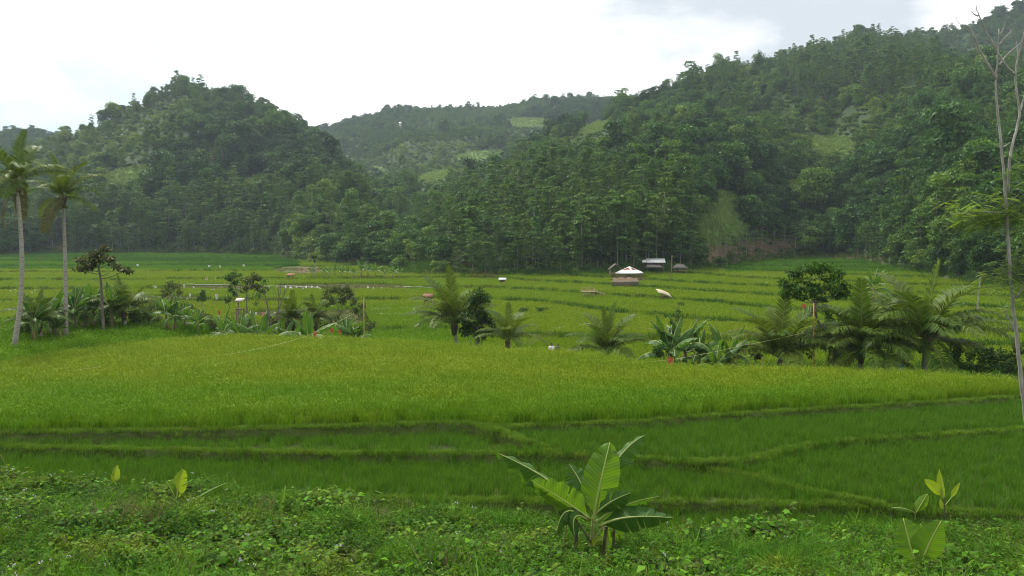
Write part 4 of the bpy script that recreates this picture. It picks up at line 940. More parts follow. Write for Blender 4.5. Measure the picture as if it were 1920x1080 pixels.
# ------------------------------------------------------------------ named trees of the valley
M_LEAF_A = foliage_mat('umbrella_tree_leaf', [(.07, .085, .028)], .3, .5, leafvar=.45, spec=.1)
M_LEAF_B = foliage_mat('dark_tree_leaf', [(.035, .082, .016)], .28, .45, leafvar=.45, spec=.1)
M_LEAF_C = foliage_mat('green_tree_leaf', [(.045, .11, .016)], .32, .45, leafvar=.45, spec=.1)
M_LEAF_D = foliage_mat('olive_tree_leaf', [(.075, .105, .03)], .3, .5, leafvar=.45, spec=.1)
M_BARK = simple_mat('tree_bark', (.16, .14, .11), (.08, .07, .055), 5, .9, stretch=(1, 1, .25), bump=.4)
def tree(label, px, Y, path, clumps, leaf, nl, mat, r0=.12, cat='tree', name='tree', group=None, flat=1.0, up=.55, droop=0., limb_r=.5, base=None, shell=.6, stems=None, barkmat=None):
    """path: trunk in picture points up from the base; clumps: (px,row,half width px,half height px, depth offset m)"""
    b = Vector(base) if base is not None else stand(px, Y); o = thing(name, label, cat, b, 0, group)
    loc = lambda x_, r_, dy=0: np.array(at(x_, r_, Y + dy) - b)
    C = [np.array([0, 0, -.3])] + [loc(*q) for q in path]; C = np.array(C); n = len(C)
    tt = np.linspace(0, 1, n); ts = np.linspace(0, 1, 4 * n); 
    Cs = np.stack([np.interp(ts, tt, C[:, i]) for i in range(3)], 1); Cs[1:-1] = (Cs[:-2] + Cs[1:-1] * 2 + Cs[2:]) / 4
    mb = MB(); mb.tube(Cs, r0 * (1 - .62 * ts), 7)
    cl = []
    for q in clumps:
        x_, r_, hw, hh = q[:4]; dy = q[4] if len(q) > 4 else RNG.uniform(-.6, .6) * hw * Y / F
        c = loc(x_, r_, dy); rx = hw * Y / F; rz = hh * Y / F; cl.append((c, (rx, rx * .9, rz)))
        k = int(np.argmin(np.where(Cs[:, 2] < c[2] - .1 * rz, np.linalg.norm(Cs - c, axis=1), 1e9))) if np.any(Cs[:, 2] < c[2]) else -1
        k = max(k - 2, len(Cs) // 4); s_ = Cs[k]; mid = (s_ + c) / 2 + np.array([0, 0, -.12 * np.linalg.norm(c - s_)])
        r_l = r0 * (1 - .62 * ts[k]) * limb_r
        mb.tube(bez([s_, mid, c], 6), np.linspace(r_l, r_l * .3, 6), 5, cap=False)
        for j in range(4):
            e = c + RNG.normal(0, .55, 3) * np.array([rx, rx, rz]); mb.tube([mid * .3 + c * .7, e], [r_l * .3, r_l * .1], 3, cap=False)
    mb.build('trunk', barkmat or M_BARK, o, True)
    if nl:
        cm = MB(); Y0 = Y
        for (c, r) in cl:
            n_ = int(11 * nl * max(.25, r[0] * max(r[2], .35 * r[0]) / (leaf * leaf)))
            sub = max(3, int(5 + r[0] * 3)); Cc = c + RNG.normal(0, .42, (sub, 3)) * np.array(r)
            for cc in Cc:
                m_ = max(5, n_ // sub); U = unit(RNG.normal(0, 1, (m_, 3))); P = cc + U * np.array(r) * RNG.uniform(.12, .52, (m_, 1)) * (1, 1, flat)
                D = unit(U * .5 + RNG.normal(0, .6, (m_, 3)) - np.array([0, 0, droop])); N = unit(U * .4 + np.array([0, 0, up]) + RNG.normal(0, .4, (m_, 3))); L = leaf * RNG.uniform(.6, 1.3, m_)
                cm.leaves(P, D, N, L, L * .55, 0)
        cm.build('crown', mat, o)
    return o
tree('thin trunked tree with flat brownish umbrella crown above the bananas', 191, 59, [(191, 570), (190, 535), (187, 512), (184, 498)],
     [(160, 488, 20, 8), (185, 478, 22, 11), (170, 503, 14, 5), (212, 486, 20, 9), (236, 506, 16, 6), (150, 505, 12, 5), (215, 504, 14, 5), (196, 465, 14, 6), (180, 490, 16, 8)], .26, 4.6, M_LEAF_A, .13, up=1.0, flat=.6)
tree('small round tree on the far field before the banana row', 320, 100, [(320, 565), (321, 550)], [(312, 545, 11, 7), (328, 540, 12, 8), (320, 534, 10, 7), (335, 550, 7, 5), (308, 554, 6, 4)], .28, 3.4, M_LEAF_D, .10, name='small_tree')
tree('tiny dome shaped tree standing alone on the far field', 378, 102, [(378, 568)], [(378, 552, 9, 8), (374, 560, 8, 6), (383, 559, 8, 6)], .26, 3.5, M_LEAF_B, .08, name='small_tree')
tree('slim two tiered tree just past the small white shelter', 446, 92, [(446, 556), (442, 540), (438, 530)], [(428, 520, 11, 8), (438, 528, 9, 7), (434, 545, 8, 9), (428, 562, 7, 8), (441, 515, 8, 6)], .24, 4, M_LEAF_C, .1, name='small_tree')
tree('grey green tree with spreading crown between shelter and bare sapling', 462, 86, [(462, 560), (464, 540)], [(464, 525, 12, 9), (480, 520, 13, 9), (476, 538, 14, 9), (490, 545, 8, 6), (459, 545, 8, 6)], .24, 4, M_LEAF_D, .09, name='small_tree')
tree('slanting thin tree with sparse leaves rising from the banana row', 509, 60, [(505, 590), (500, 565), (495, 548), (490, 535)], [(495, 530, 8, 6), (484, 555, 9, 5), (478, 568, 8, 4), (492, 545, 7, 5), (503, 540, 5, 4)], .16, 2.0, M_LEAF_C, .075, name='small_tree')
def bare_tree(label, px, Y, limbs, r0, mat, name='bare_tree', base=None, part='trunk', o=None):
    b = Vector(base) if base is not None else stand(px, Y); o = o or thing(name, label, 'bare tree', b)
    loc = lambda x_, r_, dy=0: np.array(at(x_, r_, Y + dy) - b)
    for i, (ra, rb, pts) in enumerate(limbs):
        C = np.array([loc(*q) for q in pts]); ts = np.linspace(0, 1, 6 * len(C)); Cs = np.stack([np.interp(ts, np.linspace(0, 1, len(C)), C[:, k]) for k in range(3)], 1)
        for _ in range(2): Cs[1:-1] = (Cs[:-2] + Cs[1:-1] * 2 + Cs[2:]) / 4
        Cs[1:-1] += RNG.normal(0, ra * .10, (len(Cs) - 2, 3)); mb = MB(); mb.tube(Cs, np.linspace(ra, rb, len(Cs)), 8); mb.build(part if i == 0 else 'limb', mat, o, True)
    return o
bare_tree('leafless forked sapling among the small palms', 522, 60, [(.06, .03, [(522, 622), (521, 590), (523, 565), (521, 535)]), (.045, .015, [(523, 580), (530, 560), (536, 545), (541, 530)]), (.04, .012, [(522, 560), (527, 545), (526, 528)]), (.035, .012, [(521, 600), (515, 588), (508, 578)]), (.035, .01, [(523, 588), (532, 578), (540, 570)]), (.03, .01, [(522, 566), (517, 550), (513, 540)]), (.03, .01, [(532, 556), (534, 540), (532, 530)])], .06, M_BARK)
tree('loose many stemmed bush tree beside the brown mound', 634, 92, [(634, 575), (634, 562)], [(615, 552, 13, 12), (632, 545, 15, 13), (648, 542, 14, 10), (640, 562, 14, 9), (620, 566, 10, 8), (655, 556, 11, 9), (612, 572, 8, 6)], .24, 3.2, M_LEAF_D, .09, name='bush_tree')
tree('smaller loose bush tree behind the bamboo pole', 672, 86, [(672, 590), (670, 578)], [(665, 566, 11, 9), (678, 572, 9, 9), (668, 582, 11, 8), (681, 588, 7, 7)], .22, 3.2, M_LEAF_D, .07, name='bush_tree')
tree('dense dark round tree beside the leaning young palm', 895, 55, [(895, 615), (894, 590)], [(885, 570, 17, 17), (903, 565, 18, 18), (875, 598, 14, 18), (915, 600, 16, 19), (895, 590, 20, 20), (888, 618, 20, 16), (910, 622, 18, 14), (895, 556, 11, 10), (872, 622, 10, 12)], .20, 3.4, M_LEAF_B, .13)
tree('slender leafy sapling rising above the banana clump', 1266, 52, [(1266, 640), (1265, 610), (1268, 585), (1274, 566)], [(1252, 592, 9, 5), (1270, 583, 8, 5), (1276, 568, 6, 5), (1258, 605, 7, 5), (1272, 600, 7, 5), (1262, 618, 9, 6)], .16, 2.0, M_LEAF_C, .05, name='sapling')
tree('broad crowned tree with curved trunk between two palms', 1568, 50, [(1566, 660), (1558, 632), (1545, 618), (1533, 602), (1528, 580), (1526, 560)],
     [(1500, 520, 26, 15), (1530, 508, 24, 14), (1558, 522, 22, 12), (1488, 540, 22, 13), (1520, 538, 26, 14), (1550, 545, 22, 11), (1580, 538, 13, 10), (1476, 552, 12, 7), (1508, 556, 16, 9), (1538, 560, 14, 7), (1586, 552, 14, 9), (1570, 556, 14, 8), (1545, 500, 18, 9), (1510, 502, 18, 9), (1472, 530, 12, 9), (1570, 512, 14, 9)], .22, 4.2, M_LEAF_C, .13, up=.9, flat=.7)
tree('tall leafy shrub filling the gap under the broad crowned tree', 1556, 52, [(1556, 640), (1556, 600)], [(1552, 580, 12, 12), (1562, 600, 12, 14), (1550, 620, 12, 14), (1566, 630, 10, 14), (1545, 650, 12, 12), (1560, 655, 12, 10)], .17, 2.8, M_LEAF_C, .05, name='shrub', cat='shrub')
def bush(label, px, Y, cl, leaf=.16, nl=3.2, mat=None, group=None): return tree(label, px, Y, [(px, cl[0][1] + 4)], cl, leaf, nl, mat or M_LEAF_C, .04, 'bush', 'bush', group)
bush('low leafy bush at the foot of the banana clump', 1244, 50, [(1232, 656, 14, 10), (1250, 650, 14, 10), (1240, 664, 16, 8), (1262, 660, 10, 8)])
bush('dark bush between the biggest palm and the leaning grey tree', 1845, 45, [(1835, 672, 16, 16), (1852, 664, 14, 18), (1820, 688, 16, 10), (1862, 682, 16, 14), (1842, 690, 18, 10)], mat=M_LEAF_B)
bush('tangled bush against the leaning grey tree', 1892, 44, [(1885, 668, 14, 14), (1900, 678, 14, 16), (1880, 690, 14, 10), (1905, 660, 12, 12), (1897, 695, 16, 8)], mat=M_LEAF_B)
for px, Y_, r_, hw, lab in ((1500, 52, 640, 16, 'dark shrub between the dark palm and the orange brown pole'), (1590, 52, 636, 16, 'dark shrub between the curved trunk and the bushy palm'), (1660, 52, 640, 18, 'leafy shrub between the bushy palm and the biggest palm'), (1690, 54, 622, 16, 'tall shrub behind the biggest palm'), (1418, 54, 660, 10, 'low shrub between banana plants and the dark palm'), (1330, 54, 660, 10, 'low shrub at the back of the banana clump'), (1790, 50, 650, 14, 'shrub under the drooping fronds of the biggest palm')):
    bush(lab, px, Y_, [(px - hw * .5, r_, hw * .7, hw * .8), (px + hw * .5, r_ + 4, hw * .7, hw * .8), (px, r_ + hw, hw, hw * .8)], .18, 2.8, M_LEAF_B if px % 20 else M_LEAF_C, 'shrubs among the palms')
bush('low bush spreading under the biggest palm', 1785, 46, [(1770, 684, 14, 8), (1790, 676, 14, 10), (1806, 686, 14, 8)], mat=M_LEAF_C)
bush('scrubby bush at the base of the curved tall palm', 40, 50, [(32, 656, 10, 5), (48, 658, 10, 5), (62, 652, 8, 5)])
for px, Y_, r_, hw, lab in ((50, 57, 596, 16, 'dark shrub between the young palm and the curved tall palm in the thicket'), (128, 62, 582, 20, 'tall shrub behind the straight palm trunk'), (160, 64, 560, 20, 'tall leafy shrub at the heart of the thicket'), (205, 64, 575, 20, 'leafy shrub behind the thin trunked tree'), (252, 64, 592, 18, 'dark shrub closing the end of the thicket'), (95, 63, 585, 18, 'shrub behind the banana plants by the young palm')):
    bush(lab, px, Y_, [(px - hw * .4, r_, hw * .7, hw * .8), (px + hw * .4, r_ + 6, hw * .7, hw * .8), (px, r_ + hw, hw, hw * .8), (px - hw * .3, r_ + hw * 1.7, hw, hw * .7), (px + hw * .3, r_ - hw * .5, hw * .5, hw * .5)], .2, 2.6, M_LEAF_B if px % 2 else M_LEAF_C, 'shrubs of the thicket')
for px, Y_, r_, hw, lab in ((288, 64, 596, 14, 'leafy shrub between thicket and open banana row'), (398, 63, 606, 11, 'low shrub in the open banana row'), (432, 63, 608, 10, 'low shrub under the drooping banana plants'), (536, 64, 602, 12, 'leafy shrub beside the bare sapling'), (612, 64, 600, 12, 'leafy shrub between small palm and mound'), (466, 64, 606, 9, 'low shrub behind the slanting thin tree'), (690, 66, 606, 12, 'scrub growing beside the bamboo pole'), (352, 66, 594, 16, 'tall shrub behind the bushy banana plants'), (510, 66, 600, 11, 'shrub at the foot of the slanting thin tree'), (570, 66, 596, 14, 'leafy shrub between the two small feathery palms'), (640, 67, 602, 14, 'shrub on the brown mound by the crest'), (388, 66, 598, 12, 'shrub behind the stiff leaved banana plant'), (276, 66, 588, 14, 'shrub just beyond the end of the thicket')):
    bush(lab, px, Y_, [(px - hw * .5, r_ - 6, hw * .8, hw * .7), (px + hw * .5, r_ + 3, hw * .8, hw * .7), (px, r_ + hw * .6, hw * 1.1, hw * .6)], .2, 2.6, M_LEAF_C if px % 2 else M_LEAF_D, 'shrubs of the banana row')
bush('rounded bush in the field left of the flower mound', 290, 84, [(284, 578, 12, 10), (298, 572, 12, 10), (272, 584, 10, 7)], .2, 3, M_LEAF_B)
bush('bush behind the bushy dark banana plants of the open row', 345, 82, [(336, 580, 12, 8), (352, 574, 12, 8), (366, 582, 10, 6)], .2, 3, M_LEAF_B)
for i, px in enumerate([1002, 1012, 1022, 980]): bush('low dark bush along the ditch in the middle fields', px, 98 - 3 * (i % 2), [(px - 3, 583, 8, 4), (px + 4, 581, 7, 4)], .2, 3, M_LEAF_B, 'bushes along the ditch')
# leaning pale tree at the edge of the bank
M_GREYBARK = simple_mat('grey_bark', (.36, .355, .33), (.20, .19, .17), 4, .85, stretch=(1, 1, .35), bump=.35, c3=(.38, .37, .34))
bt = bare_tree('tall leaning grey forked tree, nearly bare, at the edge of the rice', 1950, 22, [
    (.062, .016, [(1952, 1045), (1935, 870), (1920, 760), (1905, 620), (1893, 500), (1887, 400), (1884, 340), (1876, 260), (1867, 180), (1868, 140), (1871, 100), (1873, 55)]),
    (.040, .013, [(1890, 362), (1892, 310), (1897, 275), (1907, 240), (1913, 208), (1907, 180), (1903, 140), (1909, 108), (1906, 80), (1896, 58), (1890, 52)]),
    (.040, .012, [(1868, 147), (1858, 130), (1846, 110), (1834, 90), (1828, 70), (1822, 58), (1817, 52)]),
    (.034, .006, [(1903, 140), (1885, 122), (1870, 98), (1856, 72), (1845, 50), (1836, 30), (1831, 18), (1830, 4)]),
    (.024, .008, [(1873, 123), (1882, 110), (1894, 97), (1908, 86), (1920, 74), (1930, 66)]),
    (.022, .007, [(1874, 84), (1882, 73), (1892, 62), (1903, 50)]),
    (.022, .008, [(1874, 66), (1880, 58), (1885, 46), (1884, 40)]),
    (.018, .005, [(1869, 88), (1858, 78), (1845, 73), (1832, 65)]),
    (.020, .006, [(1834, 30), (1826, 27), (1820, 19)]), (.014, .004, [(1828, 74), (1818, 60), (1806, 50), (1795, 40), (1792, 28)]), (.012, .004, [(1836, 104), (1822, 80), (1812, 66)]),
    (.024, .008, [(1909, 108), (1915, 85), (1920, 60), (1926, 45)]), (.028, .012, [(1913, 208), (1918, 190), (1924, 165)]),
    (.018, .006, [(1881, 276), (1890, 270), (1897, 266)]), (.014, .004, [(1878, 278), (1870, 274), (1864, 270)]), (.02, .006, [(1895, 378), (1902, 372), (1910, 364)]),
    (.022, .008, [(1890, 400), (1865, 398), (1838, 396), (1812, 402), (1790, 400)]), (.018, .006, [(1884, 442), (1876, 438), (1866, 430)]),
    (.03, .01, [(1903, 620), (1896, 605), (1888, 590), (1885, 580)]), (.028, .01, [(1906, 560), (1925, 520), (1945, 490)])], .1, M_GREYBARK, name='leaning_tree', base=(0, 0, 0) if False else None)
bt['category'] = 'tree'
M_SPRAY = foliage_mat('feathery_spray', [(.18, .30, .022)], .4, .45, leafvar=.4, spec=.15)
M_SPRAYD = foliage_mat('feathery_spray_dark', [(.09, .19, .02)], .35, .45, leafvar=.4, spec=.15)
def spray(o, c, r, n, mat):
    mb = MB(); b = np.array(o.location)
    for (px, row, dy, L, n_) in c:
        Pc_ = np.array(at(px, row, 22 + dy)) - b
        for k in range(int(n_ * 2.2)):
            P0 = Pc_ + RNG.normal(0, 1, 3) * np.array([.28, .28, .20])
            a_ = RNG.uniform(0, 6.28); d = np.array([math.cos(a_), math.sin(a_), RNG.uniform(-.6, .55)]); t = np.linspace(.08, 1, 11); l = 1.25 * L * RNG.uniform(.6, 1.1)
            C = P0 + d[None] * (t * l)[:, None] - np.array([0, 0, 1])[None] * (.25 * l * t * t)[:, None]; mb.tube(C[::3], .004, 3, 1, cap=False)
            s_ = unit(np.cross(d, [0, 0, 1.0])); w_ = .13 * np.sin(np.pi * np.clip(t * .85 + .1, 0, 1))
            for sg in (-1, 1): mb.leaves(C, s_[None] * sg + d[None] * .4 - np.array([0, 0, .12]), np.tile([0, 0, 1.0], (11, 1)), w_, .04, 0, .03)
    return mb.build('leaf_spray', [mat, M_RACHIS], o)
spray(bt, [(1815, 394, 0, .42, 9), (1803, 402, .2, .4, 6), (1822, 392, .1, .3, 6), (1862, 388, -.1, .4, 8), (1872, 396, .1, .35, 6), (1868, 408, 0, .35, 6), (1878, 400, .2, .3, 5)], .4, 0, M_SPRAY)
spray(bt, [(1890, 400, .1, .5, 8), (1900, 380, .2, .5, 8), (1912, 350, .2, .5, 8), (1870, 415, .2, .45, 7), (1835, 410, .4, .6, 9), (1805, 416, .4, .55, 8), (1850, 402, .4, .5, 8), (1888, 330, 0, .3, 5), (1902, 320, .1, .35, 6)], .4, 0, M_SPRAYD)
spray(bt, [(1905, 500, .2, .7, 10), (1930, 480, .2, .8, 10), (1900, 540, .1, .6, 9), (1925, 520, 0, .7, 10), (1880, 532, .2, .55, 7), (1945, 450, .2, .8, 10), (1910, 470, .4, .6, 8), (1935, 560, .1, .7, 10), (1940, 400, .3, .7, 9)], .4, 0, M_SPRAYD)
spray(bt, [(1866, 529, -.2, .45, 5), (1880, 526, -.2, .4, 5)], .4, 0, M_SPRAY)
bare_tree('thin white dead stem standing on the hedge terrace', 1834, 90, [(.12, .05, [(1834, 602), (1833, 575), (1835, 545), (1838, 520)]), (.03, .01, [(1838, 522), (1842, 515), (1846, 512)])], .1, M_GREYBARK, name='dead_tree')

# ------------------------------------------------------------------ trees of the forest edge that can be told apart
tk, cr = {}, {}
for k in range(4): tk['layer', k] = trunk_mb(11.5, .15, .06, .35, 5, 0, 6, None, .5, 2.2).mesh('trunk', [M_BARKPALE], True); cr['layer', k] = layer_tree(RNG.uniform(4.0, 5.2), RNG.uniform(11.0, 12.5), 4.2, 9, .45, 90).mesh('crown', [M_FEATHER])
for k in range(3): tk['broad', k] = trunk_mb(6, .24, .1, .3, 4, 0, 6).mesh('trunk', [M_BARKDARK], True); cr['broad', k] = blob_tree(RNG.uniform(6, 7.5), RNG.uniform(7.5, 9), 1.8, 22, .5, 110).mesh('crown', [M_FOREST2])
for k in range(2): tk['slim', k] = trunk_mb(8.5, .10, .04, .4, 4, 0, 5, None, .55, 1.2).mesh('trunk', [M_BARKPALE], True); cr['slim', k] = layer_tree(3.4, 9, 4.4, 6, .42, 80).mesh('crown', [M_FEATHER])
def forest_tree(name, label, cat, pos, kind_, k, s_, group, rz=None, sz=None):
    o = thing(name, label, cat, pos, rz if rz is not None else random.uniform(0, 6.28), group); o.scale = (s_, s_, s_ * (sz or random.uniform(.88, 1.12)))
    obj('trunk', tk[kind_, k], o); obj('crown', cr[kind_, k], o); return o
rd = random.Random(21)
def edge_depth(u, lo):
    Y = np.arange(90, 330, 1.0); m_ = hill_rise((u - 960) / F * Y, Y) > lo
    return float(Y[np.argmax(m_)]) if m_.any() else 280.0
def edge_row(n, u0, u1, kinds, name, label, cat, group, lo=(.5, 9), s=(.75, 1.05)):
    for i in range(n):
        u = u0 + (u1 - u0) * (i + rd.uniform(.1, .9)) / n; Y = edge_depth(u, rd.uniform(*lo)); x_ = (u - 960) / F * Y; kd = rd.choice(kinds); k = rd.randrange({'layer': 4, 'broad': 3, 'slim': 2}[kd])
        forest_tree(name, label, cat, Vector((x_, Y, gz(x_, Y) - .15)), kd, k, rd.uniform(*s), group)
edge_row(70, -20, 520, ['layer', 'layer', 'slim'], 'forest_edge_tree', 'slender pale trunked tree in the row along the foot of the peaked hill', 'tree', 'slender trees along the foot of the peaked hill', s=(.6, .88))
edge_row(74, 850, 1200, ['layer', 'layer', 'slim'], 'forest_edge_tree', 'slender pale trunked plantation tree at the forest edge between rice fields and pavilion', 'tree', 'plantation trees along the central forest edge', lo=(1.2, 13), s=(.55, .8))
edge_row(22, 1200, 1330, ['layer', 'layer', 'broad'], 'forest_edge_tree', 'plantation tree on the slope directly above the metal roofed hut', 'tree', 'trees above the metal roofed hut', lo=(6, 16), s=(.62, .9))
edge_row(26, 560, 850, ['broad', 'layer'], 'slope_tree', 'mixed tree on the scrubby slope between the banana grove and the plantation', 'tree', 'mixed trees at the mouth of the side valley', lo=(2, 12), s=(.5, .8))
edge_row(26, 1700, 1960, ['broad', 'slim', 'layer'], 'slope_tree', 'tree on the dark slope behind the palms and the leaning grey tree', 'tree', 'trees on the slope behind the palms', lo=(3, 14), s=(.42, .62))
for i in range(20):   # open rows on the cleared brown slope
    u = 1365 + 17.5 * i + rd.uniform(-6, 6); v_ = 490 - 12 * math.sin((u - 1365) / 350 * 3.0) + rd.uniform(-14, 8); p_ = hit(u, v_, 150)
    forest_tree('slope_sapling', 'thin trunked sapling on the cleared brown slope above the grass terraces', 'tree', p_ - Vector((0, 0, .1)), 'slim', i % 2, rd.uniform(.7, 1.0), 'saplings on the cleared brown slope')
# trees standing clear on the skyline
SKY = [(28, 'F'), (60, 'F'), (90, 'F'), (122, 'F'), (165, 'L'), (178, 'L'), (205, 'L'), (222, 'L'), (238, 'L'), (262, 'L'), (285, 'L'), (310, 'L'), (335, 'L'), (352, 'L'), (372, 'L'), (408, 'L'), (430, 'L'), (455, 'L'), (470, 'L'), (492, 'L'), (512, 'L'), (540, 'L'), (552, 'L'), (568, 'L')]
for i, (u, hk) in enumerate(SKY):
    h = HILLS[hk]; Y = float(np.interp(u, h['u'], h['c'])) + rd.uniform(-8, 4); x_ = (u - 960) / F * Y; s_ = {222: 1.5, 205: 1.2, 238: 1.25, 352: 1.2, 540: 1.15, 512: 1.1}.get(u, rd.uniform(.45, .8))
    forest_tree('skyline_tree', 'tree standing on the skyline of the peaked hill', 'tree', Vector((x_, Y, gz(x_, Y) - .2)), 'broad', i % 3, s_, 'trees on the skyline of the peaked hill')
for i, u in enumerate([1268, 1285, 1322, 1338, 1350, 1362, 1378, 1398, 1420, 1442, 1458, 1478, 1500, 1530, 1562, 1588, 1598, 1606, 1616, 1640, 1662]):
    h = HILLS['R']; Y = float(np.interp(u, h['u'], h['c'])) + rd.uniform(-8, 4); x_ = (u - 960) / F * Y; s_ = {1598: 1.35, 1606: 1.2, 1338: 1.1, 1350: 1.2, 1362: 1.0, 1458: 1.1}.get(u, rd.uniform(.4, .7))
    forest_tree('skyline_tree', 'tree standing on the skyline of the long ridge below the grey cloud', 'tree', Vector((x_, Y, gz(x_, Y) - .2)), 'broad', i % 3, s_, 'trees on the skyline of the long ridge')
for (u, v_, kd, s_, lab) in [(445, 285, 'broad', 1.7, 'big olive round tree high on the face of the peaked hill'), (540, 470, 'broad', .95, 'light green tree at the corner of the plantation by the peaked hill'), (1525, 410, 'broad', 1.9, 'huge dark crowned tree above the cleared brown slope'),
                       (1690, 455, 'layer', 1.5, 'tall pale stemmed tree on the slope above the biggest palm'), (960, 490, 'broad', .8, 'broad light green tree at the central forest edge'), (615, 480, 'broad', .9, 'dark round tree beside the distant palm')]:
    p_ = hit(u, v_, 100); forest_tree('hillside_tree', lab, 'tree', p_ - Vector((0, 0, .2)), kd, 1, s_ * (.9 if p_.y < 300 else 1.0), None)
# ------------------------------------------------------------------ young bananas on the bank
def pleaf(o, Y, pts, wpx, N=(0, -1, 0), mat=M_BLEAF, fold=.2, pet=.08, tears=2, wav=.05, droop=.15, seed=1, n=31, dY=None, skew=0., tip=.8, name='leaf', label=None):
    """a leaf from picture points at the plant's own distance; dY: metres nearer (-) or farther (+) along the leaf"""
    dY = dY or [0] * len(pts); b = np.array(o.location)
    P = [np.array(at(px, row, Y + d)) - b for (px, row), d in zip(pts, dY)]
    C = bez(P, n); bl, rb = banana_leaf(C, wpx * Y / F, N, fold, pet, tears, wav, seed, droop, skew, tip)
    f = bl.build(name, mat, o, True); rb.build('midrib', M_RIB, f, True)
    if label: f['label'] = label
    return f
def pstem(o, Y, pts, r0, r1, mat=M_PSTEM, name='stem', dY=0):
    b = np.array(o.location); P = [np.array(at(px, row, Y + dY)) - b for px, row in pts]
    mb = MB(); C = bez(P, 9); mb.tube(C, np.linspace(r0, r1, 9), 9); return mb.build(name, mat, o, True)
def c6(x, y): return (900 + x / 4.155, 800 + y / 4.155)
p0 = hit(1108, 1050, 9); Y = p0.y; print('banana at', p0)
o = thing('banana_plant', 'large young banana plant standing alone in the weeds, broad pale upright leaf in its middle', 'banana plant', p0)
M_STEMG = simple_mat('banana_stem_green', (.20, .24, .07), (.14, .18, .05), 5, .5)
M_STEMD = simple_mat('banana_stem_dark', (.06, .055, .035), (.11, .10, .05), 5, .7)
pstem(o, Y, [c6(868, 1060), c6(872, 900), c6(884, 740)], .062, .045, M_STEMG)
pstem(o, Y, [c6(745, 1060), c6(745, 940), c6(752, 780)], .055, .04, M_STEMD, dY=.15)
pstem(o, Y, [c6(955, 1060), c6(965, 920), c6(985, 780)], .052, .04, M_STEMD, dY=.1)
pstem(o, Y, [c6(1035, 1060), c6(1038, 930), c6(1045, 790)], .035, .03, M_STEMD, dY=.2)
pstem(o, Y, [c6(650, 980), c6(655, 870), c6(675, 760)], .022, .018, M_STEMG, 'stalk', .25)
pstem(o, Y, [c6(860, 900), c6(800, 790), c6(740, 720)], .028, .018, M_STEMD, 'stalk', -.05)
pstem(o, Y, [c6(880, 900), c6(920, 830), c6(960, 770)], .03, .02, M_STEMG, 'stalk', -.05)
pstem(o, Y, [c6(610, 690), c6(590, 620), c6(530, 540)], .018, .012, M_STEMG, 'stalk', .1)
pleaf(o, Y, [c6(880, 770), c6(905, 560), c6(965, 320), c6(1012, 122)], 74, (-.15, -1, .25), M_BLIGHT, .26, .14, 2, .035, .1, 3, 41, [0, -.1, -.12, .12], skew=-.0, tip=.62, label='broad pale green upright leaf')
pleaf(o, Y, [c6(850, 710), c6(660, 480), c6(430, 330), c6(132, 205)], 6 + 61, (.1, -.75, .62), M_BLEAF, .35, .2, 5, .12, .5, 4, 41, [0, .2, .1, -.1], label='long leaf reaching left with ragged hanging edge')
pleaf(o, Y, [c6(860, 725), c6(740, 620), c6(560, 520), c6(400, 415)], 6 + 54, (-.45, -.85, -.1), M_BLIGHT, .16, .1, 3, .06, .15, 5, 33, [0, -.15, -.2, -.25])
pleaf(o, Y, [c6(868, 640), c6(810, 480), c6(760, 370), c6(692, 292)], 49, (.3, -.8, .4), M_BLEAF, .25, .3, 3, .06, .2, 6, 31, [.1, .3, .45, .5])
pleaf(o, Y, [c6(905, 640), c6(1010, 300), c6(1110, 160), c6(1288, 62)], 44, (-.2, -.7, .65), M_BLEAF, .25, .36, 4, .08, .3, 7, 41, [.1, .45, .6, .6], skew=.2)
pleaf(o, Y, [c6(890, 690), c6(980, 600), c6(1070, 550), c6(1178, 515)], 8 + 41, (0, -.85, .5), M_BLEAF, .25, .1, 3, .09, .4, 8, 31, [0, -.25, -.35, -.4])
pleaf(o, Y, [c6(890, 750), c6(1020, 650), c6(1180, 570), c6(1395, 545)], 8 + 56, (.1, -.85, -.4), M_BLEAF, .16, .06, 3, .06, .15, 9, 33, [0, .1, .15, .2])
pleaf(o, Y, [c6(925, 780), c6(1060, 690), c6(1280, 690), c6(1510, 712)], 6 + 61, (0, -.88, .45), M_BLEAF, .35, .06, 4, .07, .35, 10, 37, [0, -.2, -.3, -.3])
pleaf(o, Y, [c6(830, 730), c6(700, 600), c6(620, 640), c6(600, 830)], 49, (-.6, -.7, .4), M_BLEAF, .5, .08, 2, .04, .4, 11, 31, [0, -.2, -.25, -.25])
pleaf(o, Y, [c6(845, 735), c6(740, 640), c6(700, 720), c6(742, 860)], 44, (-.2, -.9, .3), M_BLEAF, .5, .08, 1, .04, .4, 12, 31, [0, -.3, -.4, -.4])
pleaf(o, Y, [c6(866, 960), c6(830, 890), c6(800, 900), c6(770, 975)], 37, (-.2, -1, .2), M_BLIGHT, .15, .05, 0, .03, .1, 13, 23, [.1, .25, .3, .3])
pleaf(o, Y, [c6(960, 800), c6(1000, 800), c6(1010, 880), c6(985, 990)], 27, (0, -1, .2), M_BLIGHT, .2, .05, 0, .03, .1, 14, 23, [.2, .3, .3, .3])
pleaf(o, Y, [c6(1000, 800), c6(1060, 800), c6(1100, 840), c6(1085, 905)], 29, (0, -1, .2), M_BLIGHT, .2, .05, 0, .03, .1, 15, 23, [.2, .3, .3, .3])
pleaf(o, Y, [c6(880, 950), c6(900, 880), c6(925, 870), c6(960, 885)], 15, (0, -1, .3), M_BYELLOW, .2, .05, 0, .03, .1, 16, 15, [-.1, -.15, -.15, -.15])
def c5(x, y): return (1640 + x / 4.911, 860 + y / 4.911)
p0 = hit(1722, 1082, 8); Y = p0.y
o = thing('banana_plant', 'low young banana plant with two broad torn light green leaves near the tall yellow sprout', 'banana plant', p0)
